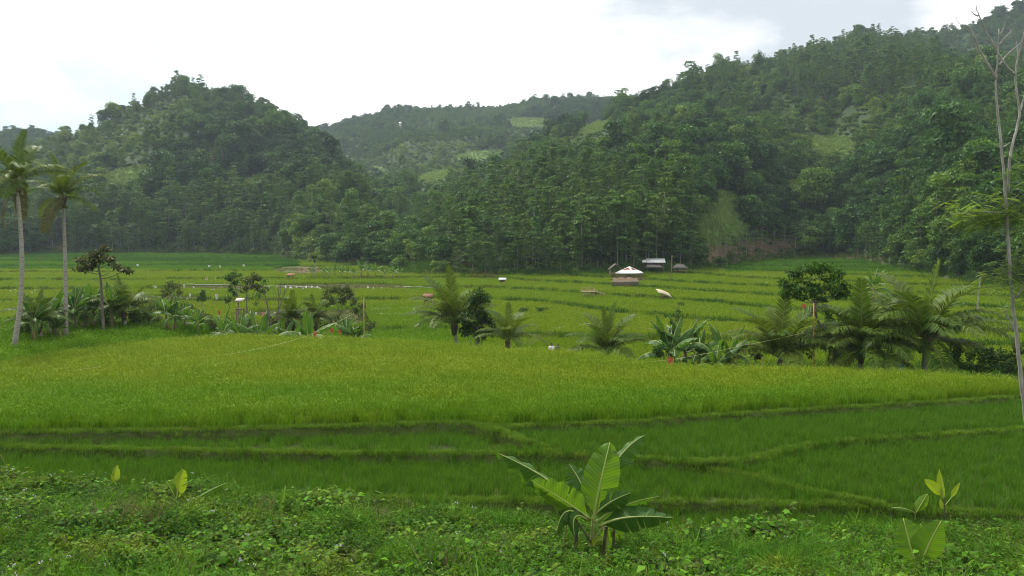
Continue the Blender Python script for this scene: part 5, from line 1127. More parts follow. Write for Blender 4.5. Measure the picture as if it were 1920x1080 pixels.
pstem(o, Y, [c5(405, 1100), c5(400, 1040), c5(395, 980)], .045, .03, M_STEMG)
pleaf(o, Y, [c5(395, 1010), c5(335, 850), c5(300, 700), c5(262, 545)], 60, (.1, -1, .2), M_BLIGHT, .12, .12, 4, .02, .1, 21, 41, [0, -.05, .05, .15], skew=.15, label='broad leaf torn along its edge')
pleaf(o, Y, [c5(420, 1010), c5(450, 890), c5(520, 730), c5(615, 570)], 60, (-.2, -1, .15), M_BLIGHT, .12, .08, 0, .015, .1, 22, 41, [0, -.12, -.15, -.1])
pleaf(o, Y, [c5(410, 1000), c5(340, 940), c5(240, 935), c5(120, 965)], 22, (0, -.5, .85), M_BLIGHT, .3, .1, 2, .05, .3, 23, 31, [0, -.2, -.3, -.4])
pleaf(o, Y, [c5(400, 960), c5(420, 820), c5(430, 720), c5(425, 600)], 26, (0, -1, .2), M_BLIGHT, .15, .1, 1, .03, .1, 24, 31, [.1, .25, .3, .3])
pleaf(o, Y, [c5(440, 1020), c5(520, 980), c5(590, 1000), c5(670, 1010)], 14, (0, -.5, .85), M_BLIGHT, .3, .1, 1, .05, .3, 25, 25, [0, -.2, -.25, -.3])
pleaf(o, Y, [c5(430, 1060), c5(520, 1040), c5(620, 1030), c5(740, 1060)], 30, (0, -.8, .5), M_BLEAF, .3, .1, 1, .03, .3, 26, 25, [0, .1, .15, .2])
pleaf(o, Y, [c5(390, 1080), c5(280, 1050), c5(170, 1055), c5(60, 1075)], 18, (0, -.5, .85), M_BLIGHT, .3, .1, 1, .04, .3, 27, 25, [0, -.3, -.4, -.5])
p0 = hit(1770, 990, 10); Y = p0.y
o = thing('banana_sprout', 'slim banana sprout with three glowing yellow green leaves on a dark stalk', 'banana plant', p0)
pstem(o, Y, [c5(640, 640), c5(642, 500), c5(640, 350)], .022, .014, M_STEMD)
pleaf(o, Y, [c5(642, 385), c5(625, 300), c5(600, 200), c5(598, 100)], 16, (.15, -1, .2), M_BYELLOW, .25, .04, 0, .02, .1, 31, 27)
pleaf(o, Y, [c5(640, 360), c5(590, 290), c5(530, 240), c5(460, 190)], 19, (-.3, -1, .2), M_BYELLOW, .2, .06, 1, .03, .1, 32, 27, [0, -.1, -.15, -.2])
pleaf(o, Y, [c5(650, 430), c5(690, 370), c5(740, 330), c5(785, 222)], 13, (.3, -1, .2), M_BYELLOW, .3, .45, 0, .03, .1, 33, 27)
pleaf(o, Y, [c5(640, 470), c5(625, 440), c5(610, 410), c5(608, 372)], 9, (0, -1, .2), M_BYELLOW, .2, .04, 0, .03, .1, 34, 17)
p0 = hit(1716, 985, 10); Y = p0.y
o = thing('banana_sprout', 'small green banana sprout between the yellow sprout and the torn leaved plant', 'banana plant', p0)
pstem(o, Y, [c5(378, 640), c5(378, 580), c5(372, 500)], .025, .015, M_STEMG)
pleaf(o, Y, [c5(370, 500), c5(300, 455), c5(230, 450), c5(150, 455)], 10, (0, -.5, .85), M_BLIGHT, .2, .06, 0, .03, .2, 41, 23, [0, -.1, -.1, -.1])
pleaf(o, Y, [c5(375, 510), c5(410, 450), c5(450, 380), c5(490, 325)], 24, (-.3, -1, .3), M_BLIGHT, .25, .06, 2, .03, .2, 42, 27, [0, -.1, -.1, -.1])
def sprout(label, base, leaves, mat=M_BLIGHT, seed=50, Ymin=9):
    p0 = hit(*base, Ymin); Y = p0.y; o = thing('banana_sprout', label, 'banana plant', p0)
    pstem(o, Y, [base, ((base[0] + leaves[0][0][0][0]) / 2, (base[1] + leaves[0][0][0][1]) / 2), leaves[0][0][0]], .02, .012, M_STEMG)
    for k, (pts, w_, N, m) in enumerate(leaves): pleaf(o, Y, pts, w_, N, m, .3, .05, 2, .06, .25, seed + k, 23)
sprout('single bright yellow green banana leaf poking out of the weeds by the rice', (217, 925), [([(217, 908), (215, 898), (214, 886), (220, 872)], 20, (.2, -1, .1), M_BYELLOW)], seed=51)
sprout('banana sprout with one wide yellow green leaf and one long leaning leaf', (345, 958), [([(330, 940), (333, 920), (336, 900), (345, 880)], 36, (.45, -1, .25), M_BYELLOW), ([(332, 942), (326, 925), (318, 912), (312, 902)], 22, (-.5, -1, .2), M_BLIGHT), ([(350, 950), (370, 932), (395, 918), (426, 905)], 20, (-.3, -.8, .5), M_BLIGHT)], seed=55)
sprout('thin upright banana sprout with folded narrow leaves amid white flowers', (527, 985), [([(526, 965), (529, 945), (532, 928), (535, 910)], 11, (.5, -1, .1), M_BLIGHT), ([(527, 970), (520, 965), (512, 968), (504, 978)], 15, (0, -.8, .5), M_BLIGHT)], seed=60)
sprout('small pale banana sprout in the weeds left of the large banana plant', (832, 1062), [([(834, 1048), (842, 1035), (852, 1022), (864, 1010)], 16, (-.3, -1, .3), M_BLIGHT), ([(832, 1048), (822, 1038), (812, 1030), (800, 1020)], 12, (.3, -1, .3), M_BLIGHT), ([(834, 1052), (825, 1052), (818, 1054), (810, 1060)], 14, (0, -.6, .8), M_BLIGHT)], seed=65, Ymin=8)
sprout('little yellow leaf sprout in the weeds between rice and large banana plant', (950, 985), [([(950, 975), (946, 968), (942, 966), (940, 974)], 10, (0, -.8, .5), M_BYELLOW), ([(951, 976), (955, 967), (959, 966), (961, 972)], 10, (0, -.8, .5), M_BYELLOW)], seed=70)
sprout('single small light green leaf standing above the weeds by the bund', (1362, 1000), [([(1362, 988), (1356, 984), (1350, 978), (1343, 971)], 12, (0, -.9, .4), M_BYELLOW)], seed=75)
# big feathery fern clumps at the lower corner
for i, (px, row) in enumerate([(1790, 1010), (1838, 1002), (1802, 1040), (1862, 1062), (1900, 1040)]):
    p_ = hit(px, row + 22, 8); f = obj('fern', fern_c.objects[i % 3].data); f.location = p_ + Vector((0, 0, .1)); f.scale = (1.15,) * 3; f.rotation_euler = (0, 0, i * 1.3)
    tag(f, 'feathery light green fern clump in the weeds beside the torn leaved banana', 'fern', 'ferns at the corner of the bank')
# dry stalks and one withered orange leaf
for i, (a_, b_, lab) in enumerate([((26, 905), (0, 852), 'dry tan stalk leaning across the weeds at the frame edge'), ((421, 1085), (424, 1022), 'short straight dry stalk standing in the flowers'), ((118, 985), (112, 940), 'bent dry stalk among the white flowers')]):
    p_ = hit(a_[0], a_[1], 8); e_ = at(b_[0], b_[1], p_.y + .1); mb = MB(); mb.tube([p_ - Vector((0, 0, .2)), (p_ + e_) / 2 + Vector((.03, 0, .02)), e_], [.010, .008, .005], 5)
    tag(mb.build('dry_stalk', M_BDRY), lab, 'dry stalk')
M_ORANGE = simple_mat('withered_orange', (.42, .12, .02), (.30, .07, .02), 20, .6)
p_ = hit(1280, 1036, 9); mb = MB()
mb.leaves(np.array([np.array(at(1280 + dx, 1018 + dy, p_.y - .1)) for dx, dy in ((0, 0), (-3, 2), (4, 4), (1, 8))]), np.array([(.3, -.3, -1), (-.4, -.3, -.8), (.6, -.2, -.5), (0, -.4, -1.0)]), np.tile([0, -1, .3], (4, 1)), .11, .06)
mb.tube([p_, at(1280, 1018, p_.y - .1)], [.008, .005], 4); tag(mb.build('withered_leaf', M_ORANGE), 'withered orange leaf cluster in the weeds right of the large banana plant', 'dead leaf')

# ------------------------------------------------------------------ huts and shelters
M_WHITEROOF = simple_mat('white_metal_roof', (.48, .49, .49), (.66, .67, .67), 3, .5, stretch=(8, 1, 1))
M_REDTILE = simple_mat('red_tile_roof', (.24, .075, .05), (.30, .11, .07), 6, .8)
M_THATCH = simple_mat('grey_thatch', (.12, .11, .095), (.20, .18, .15), 5, .95, bump=.6)
M_BAMBOOP = simple_mat('bamboo_pole', (.30, .23, .11), (.20, .15, .075), 4, .6)
M_WOOD = simple_mat('weathered_wood', (.16, .11, .07), (.09, .065, .045), 5, .85)
M_BRICK = simple_mat('brick_wall', (.085, .065, .042), (.12, .09, .06), 3, .9)
M_SOIL = simple_mat('bare_soil', (.13, .075, .042), (.085, .055, .032), 1.5, .95)
M_CONC = simple_mat('pale_cement', (.36, .33, .29), (.45, .42, .37), 3, .8)
M_CLOTH = simple_mat('white_plastic', (.62, .62, .61), (.50, .50, .49), 9, .5)
M_RED = simple_mat('red_cloth', (.45, .075, .05), (.36, .055, .035), 9, .7)
M_PINK = simple_mat('pink_cloth', (.68, .25, .20), (.58, .18, .15), 9, .7)
M_BLUE = simple_mat('blue_cloth', (.03, .06, .30), (.05, .10, .40), 9, .7)
M_TARP = simple_mat('blue_tarp', (.04, .16, .55), (.06, .22, .62), 9, .45)
def child(mb, name, mat, o, smooth=False): return mb.build(name, mat, o, smooth)
def pole(o, a, b, r=.05, mat=None, name='post'):
    mb = MB(); mb.tube([a, (np.array(a) + np.array(b)) / 2, b], r, 6); return child(mb, name, mat or M_BAMBOOP, o, True)
def slab(o, quad, th, mat, name):
    Q = np.array(quad, float); n = unit(np.cross(Q[1] - Q[0], Q[3] - Q[0])); V = np.vstack([Q, Q - n * th])
    mb = MB(); mb.add(V, [(0, 1, 2, 3), (7, 6, 5, 4), (0, 4, 5, 1), (1, 5, 6, 2), (2, 6, 7, 3), (3, 7, 4, 0)]); return child(mb, name, mat, o)
def hitr(px, row, y0=12):
    '''where a line of sight meets the top of the standing rice'''
    d = ray(px, row); ys = np.geomspace(y0, 400, 4000); z = ys * d[2] / d[1]; g_ = ground_z(ys * d[0] / d[1], ys) + .55
    i = np.argmax(z < g_) if np.any(z < g_) else len(ys) - 1; return Vector((ys[i] * d[0] / d[1], ys[i], g_[i]))
# pavilion with white pyramid roof
p0 = hitr(1180, 521, 100); Y = p0.y; s_ = Y / F
o = thing('pavilion', 'open pavilion with white trimmed pyramid roof and red tile panels beside the rice terraces', 'pavilion', p0, R(12))
hw = 25.5 * s_ * .74; ze = 9.0 * s_ + .1; za = ze + 10.5 * s_ * 1.12; ap = np.array([0, 0, za]); co = [np.array([x, y, ze]) for x, y in ((-hw, -hw), (hw, -hw), (hw, hw), (-hw, hw))]
rt = Matrix.Rotation(R(45 - 8), 3, 'Z'); co = [np.array(rt @ Vector(q)) for q in co]
mb = MB(); mb.add(np.array(co + [ap] + [q - (0, 0, .14) for q in co]), [(0, 1, 6, 5), (1, 2, 7, 6), (2, 3, 8, 7), (3, 0, 5, 8), (8, 7, 6, 5)], [(0, 1, 4), (1, 2, 4), (2, 3, 4), (3, 0, 4)]); child(mb, 'roof', M_WHITEROOF, o)
for a_, b_ in zip(co, co[1:] + co[:1]):
    n_ = unit(np.cross(b_ - a_, ap - a_)); c_ = (a_ + b_ + ap) / 3; tri = [ap + (c_ - ap) * .14, a_ * .52 + ap * .48, b_ * .52 + ap * .48]; tri = [c_ + (q - c_) * .84 + n_ * .03 for q in tri]
    mb = MB(); mb.add(np.array(tri + [q - n_ * .025 for q in tri]), [(0, 1, 4, 3), (1, 2, 5, 4), (2, 0, 3, 5)], [(0, 1, 2), (5, 4, 3)]); child(mb, 'roof_panel', M_REDTILE, o)
fl = hw * .82
for x, y in ((-1, -1), (1, -1), (1, 1), (-1, 1), (0, -1), (1, 0), (0, 1), (-1, 0)):
    q = np.array(rt @ Vector((x * fl, y * fl, 0))); pole(o, q - (0, 0, .3), q + (0, 0, ze + .05 + (0 if x and y else .1)), .06)
mb = MB(); mb.box((0, 0, .28), (fl * 2.1, fl * 2.1, .12), R(37)); child(mb, 'floor', M_WOOD, o)
for x0, y0, x1, y1 in ((-1, -1, 1, -1), (1, -1, 1, 1), (1, 1, -1, 1), (-1, 1, -1, -1)):
    for z_ in (.65, .95): pole(o, np.array(rt @ Vector((x0 * fl, y0 * fl, z_))), np.array(rt @ Vector((x1 * fl, y1 * fl, z_))), .035, M_BAMBOOP, 'rail')
p1 = hitr(1165, 536, 90); o = thing('retaining_wall', 'low brick retaining wall with pale cap and red soil below the pavilion', 'wall', p1); s1 = p1.y / F
mb = MB(); mb.box((8 * s1, .2, .5 * 5.5 * s1), (50 * s1, .35, 11 * s1)); child(mb, 'brickwork', M_BRICK, o)
mb = MB(); mb.box((8 * s1, .2, 8.5 * s1), (51 * s1, .5, .7 * s1)); child(mb, 'cap', M_CONC, o)
mb = MB(); n_ = 26; xs_ = np.linspace(-14, 34, n_) * s1
V = []; 
for i_, x_ in enumerate(xs_):
    V += [(x_, .5, 7.5 * s1), (x_, 1.4, 9.4 * s1 + .2 * vnoise(i_ * .7, 1)), (x_, 3.4, 10.5 * s1 + .35 * vnoise(i_ * .5, 4)), (x_, 5.5, 8 * s1)]
mb.add(V, [(4 * i_ + j, 4 * i_ + 4 + j, 4 * i_ + 5 + j, 4 * i_ + 1 + j) for i_ in range(n_ - 1) for j in range(3)]); child(mb, 'soil_bank', M_SOIL, o)
# gabled frame hut behind it
p0 = hitr(1157, 519, 100) + Vector((0, 3.5, 0)); p0.z = gz(p0.x, p0.y) + .3; s_ = p0.y / F
o = thing('field_hut', 'small gabled hut frame with brown thatch peeping out behind the white pavilion', 'hut', p0); w_, h_ = 9 * s_, 16 * s_
for x in (-1, 1):
    for y in (-1, 1): pole(o, (x * w_, y * w_ * .8, -1.0), (x * w_, y * w_ * .8, h_), .06)
for x in (-1, 1): slab(o, [(x * w_ * 1.35, -w_, h_ - .25), (0, -w_, h_ + 7.5 * s_), (0, w_, h_ + 7.5 * s_), (x * w_ * 1.35, w_, h_ - .25)], .1, M_THATCH, 'roof')
mb = MB(); mb.box((0, 0, 5 * s_), (w_ * 2, w_ * 1.6, .1)); child(mb, 'floor', M_WOOD, o)
pole(o, (-w_, -w_ * .8, 8 * s_), (w_, -w_ * .8, 8 * s_), .04, M_BAMBOOP, 'rail')
# hut with sheet metal roof and thatched lean-to
p0 = hitr(1228, 507, 100); s_ = p0.y / F
o = thing('farm_hut', 'hut with bright white sheet metal roof over a grey thatched front at the forest edge', 'hut', p0)
hz_ = 15 * s_; slab(o, [(-17 * s_, -.6, hz_), (19 * s_, -.6, hz_), (23 * s_, 3.0, hz_ + 6.5 * s_), (-12 * s_, 3.0, hz_ + 6.5 * s_)], .06, M_WHITEROOF, 'roof')
slab(o, [(-24 * s_, -.2, hz_ + .3 * s_), (-17.5 * s_, -.2, hz_ + .3 * s_), (-13.5 * s_, 2.2, hz_ + 4.5 * s_), (-22 * s_, 2.2, hz_ + 4 * s_)], .06, M_WHITEROOF, 'side_roof')
slab(o, [(-20 * s_, -1.6, 7 * s_), (12 * s_, -1.6, 7 * s_), (4 * s_, .8, 14 * s_), (-10 * s_, .8, 14 * s_)], .18, M_THATCH, 'thatch')
for x in (-15, -5, 6, 15): pole(o, (x * s_, -.5, -1.0), (x * s_, -.5, hz_), .06, M_WOOD); pole(o, (x * s_, 2.4, -1.0), (x * s_, 2.4, hz_ + 5 * s_), .06, M_WOOD)
mb = MB(); mb.box((0, 2.45, 6 * s_), (32 * s_, .08, 13 * s_)); child(mb, 'back_wall', M_WOOD, o)
# thatched gazebo
p0 = hitr(1275, 511, 100); s_ = p0.y / F
o = thing('gazebo', 'thatched open hut on pale posts to the right of the white roofed hut', 'hut', p0); w_ = 11 * s_; d_ = w_ * .7; h_ = 9 * s_
for x in (-1, 0, 1):
    for y in (-1, 1): pole(o, (x * w_, y * d_, -1.0), (x * w_, y * d_, h_), .06)
A_ = [(-w_ * 1.35, -d_ * 1.4, h_ - .1), (w_ * 1.35, -d_ * 1.4, h_ - .1), (w_ * 1.35, d_ * 1.4, h_ - .1), (-w_ * 1.35, d_ * 1.4, h_ - .1)]; r1, r2 = (-w_ * .5, 0, h_ + 6.5 * s_), (w_ * .5, 0, h_ + 6.5 * s_)
mb = MB(); mb.add(np.array(A_ + [r1, r2]), [(0, 1, 5, 4), (2, 3, 4, 5), (3, 2, 1, 0)], [(1, 2, 5), (3, 0, 4)]); child(mb, 'roof', M_THATCH, o)
mb = MB(); mb.box((0, 0, .35), (w_ * 2.1, d_ * 2.1, .1)); child(mb, 'floor', M_BAMBOOP, o)
pole(o, (-w_, -d_, 3.6 * s_), (w_, -d_, 3.6 * s_), .045, M_BAMBOOP, 'rail')
# pole between them
p0 = hitr(1257, 521, 100); mb = MB(); e_ = at(1260, 478, p0.y); mb.tube([p0 - Vector((0, 0, .3)), (Vector(p0) + e_) / 2 + Vector((.1, 0, 0)), e_], [.09, .07, .045], 6); tag(mb.build('tall_pole', M_BAMBOOP), 'tall bamboo pole between the white roofed hut and the thatched gazebo', 'pole')
# bamboo platform with ramp
p0 = hitr(1106, 555, 80); s_ = p0.y / F
o = thing('bamboo_platform', 'bamboo watch platform with a ramp standing in the middle of the rice', 'platform', p0); hz_ = 8 * s_
for x in (-13, -6, 2, 9):
    for y in (0, 1.6): pole(o, (x * s_, y, -1.0), (x * s_, y, hz_ + (6.5 * s_ if x in (-6, 9) or y else 0)), .045)
mb = MB()
for k in range(12): mb.box((-14 * s_ + k * 2.15 * s_, .8, hz_), (1.8 * s_, 2.0, .06))
child(mb, 'deck', M_BAMBOOP, o)
pole(o, (-13 * s_, 1.6, hz_ + 6 * s_), (10 * s_, 1.6, hz_ + 6 * s_), .04, None, 'rail'); pole(o, (-13 * s_, 1.6, hz_ + 3 * s_), (10 * s_, 1.6, hz_ + 3 * s_), .035, None, 'rail'); pole(o, (-13 * s_, 0, 1.5 * s_), (9 * s_, 0, hz_ - .2), .04, None, 'brace')
slab(o, [(10 * s_, .2, hz_ + .02), (10 * s_, 1.3, hz_ + .02), (30 * s_, 1.3, .1), (30 * s_, .2, .1)], .08, M_BAMBOOP, 'ramp')
for k, x in enumerate((15, 20, 26)): pole(o, (x * s_, .1, -1.0), (x * s_, .1, hz_ * (1 - (x - 10) / 20) + 3.6 * s_), .035)
pole(o, (10 * s_, .1, hz_ + 4.5 * s_), (27 * s_, .1, 5 * s_), .03, None, 'rail'); pole(o, (0, 1.6, hz_ + 6 * s_), (4 * s_, 1.6, hz_ + 9 * s_), .04, None, 'brace')
# sagging lean-to
p0 = hitr(1247, 560, 80); s_ = p0.y / F
o = thing('lean_to', 'sagging bamboo lean to with pale curved roof tilting in the rice', 'shelter', p0)
for x, h_ in ((-6, 9.5), (-2, 9), (3, 7.5), (7, 5.5)):
    for y in (0, 1.3): pole(o, (x * s_ * .8, y, -1.0), (x * s_, y, h_ * s_), .05, M_WOOD)
xs_ = np.linspace(-13, 12, 9); zs_ = 12.2 - .010 * (xs_ + 13) ** 2 - .10 * (xs_ + 13); V = []
for x, z in zip(xs_, zs_): V += [(x * s_, -.35, z * s_), (x * s_, 1.6, z * s_ + .35), (x * s_, -.35, z * s_ - .12), (x * s_, 1.6, z * s_ + .23)]
mb = MB(); mb.add(V, [q for i_ in range(8) for q in ((4 * i_, 4 * i_ + 4, 4 * i_ + 5, 4 * i_ + 1), (4 * i_ + 2, 4 * i_ + 3, 4 * i_ + 7, 4 * i_ + 6), (4 * i_, 4 * i_ + 2, 4 * i_ + 6, 4 * i_ + 4))] + [(0, 1, 3, 2), (32, 34, 35, 33)]); child(mb, 'roof', simple_mat('pale_bamboo_roof', (.52, .45, .32), (.40, .33, .22), 5, .8), o)
mb = MB(); mb.box((1 * s_, .65, 3.2 * s_), (9 * s_, 1.3, .08)); child(mb, 'bench', M_WOOD, o)
# little field shelters: box on legs with a single pitched roof
def shelter(label, px, row, wpx, hpx, roofmat, Ym=70, gable=False, wall=None, name='field_shelter', Y=None):
    p0 = hitr(px, row, Ym) if Y is None else stand(px, Y); s_ = p0.y / F; o = thing(name, label, 'shelter', p0); w_ = wpx * s_ / 2; h_ = hpx * s_ if Y is None else at(px, row - hpx, Y).z - p0.z; d_ = w_ * .7
    for x in (-1, 1):
        for y in (-1, 1): pole(o, (x * w_ * .75, y * d_ * .8, -1.0), (x * w_ * .75, y * d_ * .8, h_ * .78), .045, M_WOOD)
    mb = MB(); mb.box((0, 0, h_ * .35 if Y is None else h_ - .9), (w_ * 1.6, d_ * 1.7, .08)); child(mb, 'floor', M_WOOD, o)
    if wall: mb = MB(); mb.box((0, d_ * .1, h_ * .48), (w_ * 1.45, d_ * 1.4, h_ * .5)); child(mb, 'wall', wall, o)
    rh = min(h_ * .3, w_ * .7)
    if gable:
        for y in (-1, 1): slab(o, [(-w_ * 1.1, y * d_ * 1.25, h_ - rh), (w_ * 1.1, y * d_ * 1.25, h_ - rh), (w_, 0, h_), (-w_, 0, h_)], .06, roofmat, 'roof')
    else: slab(o, [(-w_ * 1.15, -d_ * 1.2, h_ - rh), (w_ * 1.05, -d_ * 1.2, h_ - rh), (w_ * 1.15, d_ * 1.1, h_), (-w_, d_ * 1.1, h_)], .06, roofmat, 'roof')
    return o
shelter('tiny red roofed shelter at the foot of the brushy slope', 545, 521, 13, 8, M_REDTILE, 100)
shelter('brown hut with rusty tiled roof left of the leaning young palm', 803, 568, 18, 17, simple_mat('rusty_roof', (.22, .105, .065), (.15, .08, .05), 4, .85), 70, True, M_WOOD, 'field_hut')
shelter('little white roofed shelter with dark open side near the forest edge bund', 942, 531, 13, 10, M_WHITEROOF, 100, False, M_WOOD)
shelter('small white roofed shelter on a post above the banana row', 448, 605, 14, 46, M_CONC, 60, False, None, 'field_shelter', 66)
for lab, px, row, Y_ in (('small white house on the far ridge slope', 752, 243, 700),):
    p_ = hit(px, row, 500); o = thing('far_house', lab, 'house', p_ + Vector((0, -6, 3)) * 1, 0); w_ = 1.3
    mb = MB(); mb.box((0, 0, 0), (w_ * 1.6, 3, 5)); child(mb, 'wall', M_CONC, o)
    for y in (-1, 1): slab(o, [(-w_, y * 1.9, 2.4), (w_, y * 1.9, 2.4), (w_, 0, 3.4), (-w_, 0, 3.4)], .15, M_WHITEROOF, 'roof')

# ------------------------------------------------------------------ rags, flags and lines that scare the birds
def rag_mesh(w, h, rnd, mats):
    n, m_ = 5, 7; V = []
    for j in range(m_):
        for i in range(n):
            t = j / (m_ - 1); x = (i / (n - 1) - .5) * w * (1 - .35 * t + .2 * math.sin(3 * t + rnd)); V.append((x, .1 * w * math.sin(i * 1.7 + t * 4 + rnd), -h * t * (1 + .12 * math.sin(i * 2 + rnd))))
    mb = MB(); mb.add(V, [(j * n + i, j * n + i + 1, (j + 1) * n + i + 1, (j + 1) * n + i) for j in range(m_ - 1) for i in range(n - 1)]); return mb.mesh('rag', mats, True)
def flag(label, px, row, wpx, hpx, mat, Y, group=None, name='scarecrow_flag', lean=0, cat='scarecrow flag'):
    b = stand(px + lean, Y) if Y else hit(px, row + hpx / 2 + 2, 57)
    Y = b.y; t = Vector(at(px, row - hpx / 2, Y)); o = thing(name, label, cat, b, 0, group); s_ = Y / F
    top = np.array(t - b); top[2] = max(top[2], .35)
    mb = MB(); mb.tube([(0, 0, -.2), top * .5, top], .018 if Y < 80 else .025, 5); child(mb, 'stick', M_BAMBOOP, o)
    f = obj('rag', rag_mesh(wpx * s_, hpx * s_, px * .1, mat), o); f.location = top + np.array([0, -.03, 0]); return o
flag('red rag hanging on the cord at the rice crest below the slanting line', 591, 628, 8, 13, M_RED, 54)
flag('red bag on a stick beside the bamboo pole at the crest', 622, 620, 6, 8, M_RED, 56)
flag('smaller red bag right of the other red bag at the crest', 637, 622, 5, 7, M_RED, 56)
flag('orange red rag leaning over the rice under the long cord', 1257, 678, 9, 16, M_RED, 44, lean=-6)
flag('pink rag on a stick in the middle of the banana row', 495, 594, 9, 18, M_PINK, 66)
flag('red rag beyond the upright banana plant in the row', 411, 586, 6, 8, M_RED, 72)
flag('pinkish white rag on a stick at the near edge of the tall rice', 993, 780, 6, 10, simple_mat('pinkish_cloth', (.75, .55, .52), (.7, .42, .40), 9, .7), 33.5)
flag('blue and white shirt hung on a stick as scarecrow in the terraced rice', 1357, 601, 8, 15, M_BLUE, 92, name='scarecrow')
flag('white sheet with dark lower edge on a stick in the far rice', 406, 556, 6, 10, M_CLOTH, 105)
flag('red capped white rag on the stick behind the broad crowned tree', 1507, 574, 6, 8, M_RED, 92)
flag('white bag on a stick at the rice crest before the red rag', 562, 625, 4, 5, M_CLOTH, 55)
flag('dark rag on a stick among the white flags of the right terraces', 1371, 592, 4, 5, simple_mat('dark_cloth', (.03, .03, .04), (.05, .05, .06), 9, .7), 95)
W_ = [(1345, 583), (1373, 578), (1384, 580), (1402, 581), (1364, 589), (1381, 597), (1440, 560), (1450, 572), (1462, 583), (1475, 590), (1486, 581), (1410, 590), (1425, 600), (1437, 531)]
for px, row in W_: flag('small white plastic flag on a stick in the terraced rice near the blue scarecrow', px, row, 3, 5, M_CLOTH, None, 'white flags in the right terraces')
W2 = [(20, 547), (28, 545), (60, 550), (66, 546), (200, 540), (215, 552), (248, 556), (290, 538), (293, 540), (333, 541), (345, 536), (363, 540), (268, 550), (376, 548), (392, 500), (413, 501), (457, 499), (387, 525), (258, 498), (425, 556), (356, 553), (470, 535), (480, 553), (500, 545)]
for px, row in W2: flag('small white plastic flag on a stick in the far fields beyond the banana row', px, row, 4, 6, M_CLOTH, None, 'white flags in the far left fields')
def litter(label, px, row, wpx, group, mat=M_CLOTH):
    p_ = hit(px, row, 57); s_ = p_.y / F; mb = MB(); n_ = 14
    U = unit(RNG.normal(0, 1, (n_, 3))); U[:, 2] = np.abs(U[:, 2]); bm = bmesh.new()
    for q in U: bm.verts.new(q * np.array([wpx * s_ * .5, .3, .28 + .12 * RNG.random()]) * RNG.uniform(.7, 1.1))
    for q in ((-1, 0), (1, 0), (0, -1), (0, 1)): bm.verts.new((q[0] * wpx * s_ * .5, q[1] * .3, -.08))
    bmesh.ops.convex_hull(bm, input=bm.verts); me = bpy.data.meshes.new('white_bag'); bm.to_mesh(me); bm.free(); me.materials.append(mat)
    o = obj('white_bag', me); o.location = p_ + Vector((0, 0, .12)); return tag(o, label, 'plastic bag', group)
for px, row in [(574, 541), (585, 541), (595, 541), (568, 544), (580, 546), (590, 554), (592, 560), (600, 545), (545, 542), (556, 540), (535, 541), (612, 546), (700, 544), (715, 543), (730, 545), (690, 541), (520, 540), (505, 541)]:
    litter('crumpled white plastic bag lying on the bare plots before the red roofed shelter', px, row, RNG.uniform(3, 6), 'white bags on the bare plots')
for px, row in [(520, 600), (505, 596), (480, 592), (470, 588), (515, 590), (545, 578), (560, 582)]: litter('pale scrap lying on the rubbly plot behind the banana row', px, row, RNG.uniform(3, 6), 'scraps behind the banana row', M_CONC)
# white plastic strips along the bunds
def strip(label, pts, Y=None, wd=.22, group=None, mat=M_CLOTH):
    P = [hit(px, r, 57) for px, r in pts]; P = np.array([np.array(q) + (0, 0, .42) for q in P]); ts = np.linspace(0, 1, 5 * len(P)); C = np.stack([np.interp(ts, np.linspace(0, 1, len(P)), P[:, i]) for i in range(3)], 1); C[:, 2] += RNG.normal(0, .03, len(C))
    mb = MB(); mb.tube(C, wd / 2, 5); return tag(mb.build('plastic_strip', mat), label, 'plastic strip', group)
for lab, pts in [('white plastic strip on the bund left of the lone stemless palm', [(1035, 623), (1048, 622), (1060, 621)]), ('long white strip running behind the lone stemless palm', [(1082, 617), (1105, 614), (1128, 610)]), ('short white dash of plastic near the crossed bamboo sticks', [(1000, 625), (1010, 625)]),
                 ('white strip right of the lone stemless palm', [(1163, 617), (1186, 620)]), ('dashed white strip before the banana clump', [(1197, 622), (1228, 626)]), ('white strip leaving the banana clump to the right', [(1330, 634), (1365, 635), (1400, 636)]),
                 ('white strip by the low fence at the rice edge', [(1325, 675), (1345, 676)]), ('long white strip along the rice edge under the dark palm', [(1375, 676), (1400, 678), (1432, 674)]),
                 ('white strip slanting under the bushy palm', [(1562, 652), (1590, 655), (1606, 659)]), ('white strip between bushy palm and biggest palm', [(1681, 647), (1705, 652), (1727, 656)]),
                 ('long white strip across the green field left of the dense dark tree', [(700, 585), (740, 584), (790, 583), (825, 582)]), ('second white strip nearer in the green field', [(705, 595), (760, 594), (825, 594)]), ('curving white strip in the green field under the leaning palm', [(775, 594), (795, 602), (815, 605)]),
                 ('white irrigation line on the terraces at the brown slope foot', [(1400, 519), (1440, 518), (1470, 523)]), ('white line along the far bare plots', [(345, 537), (400, 538), (450, 537)]), ('white line on the fields behind the slim tree', [(395, 548), (415, 548)]), ('white strip across the plots before the red roofed shelter', [(495, 541), (540, 541), (600, 544)]), ('white line across the fields behind the brown hut', [(755, 542), (800, 543), (820, 545)])]: strip(lab, pts, wd=.05 if pts[0][1] > 600 else .07)
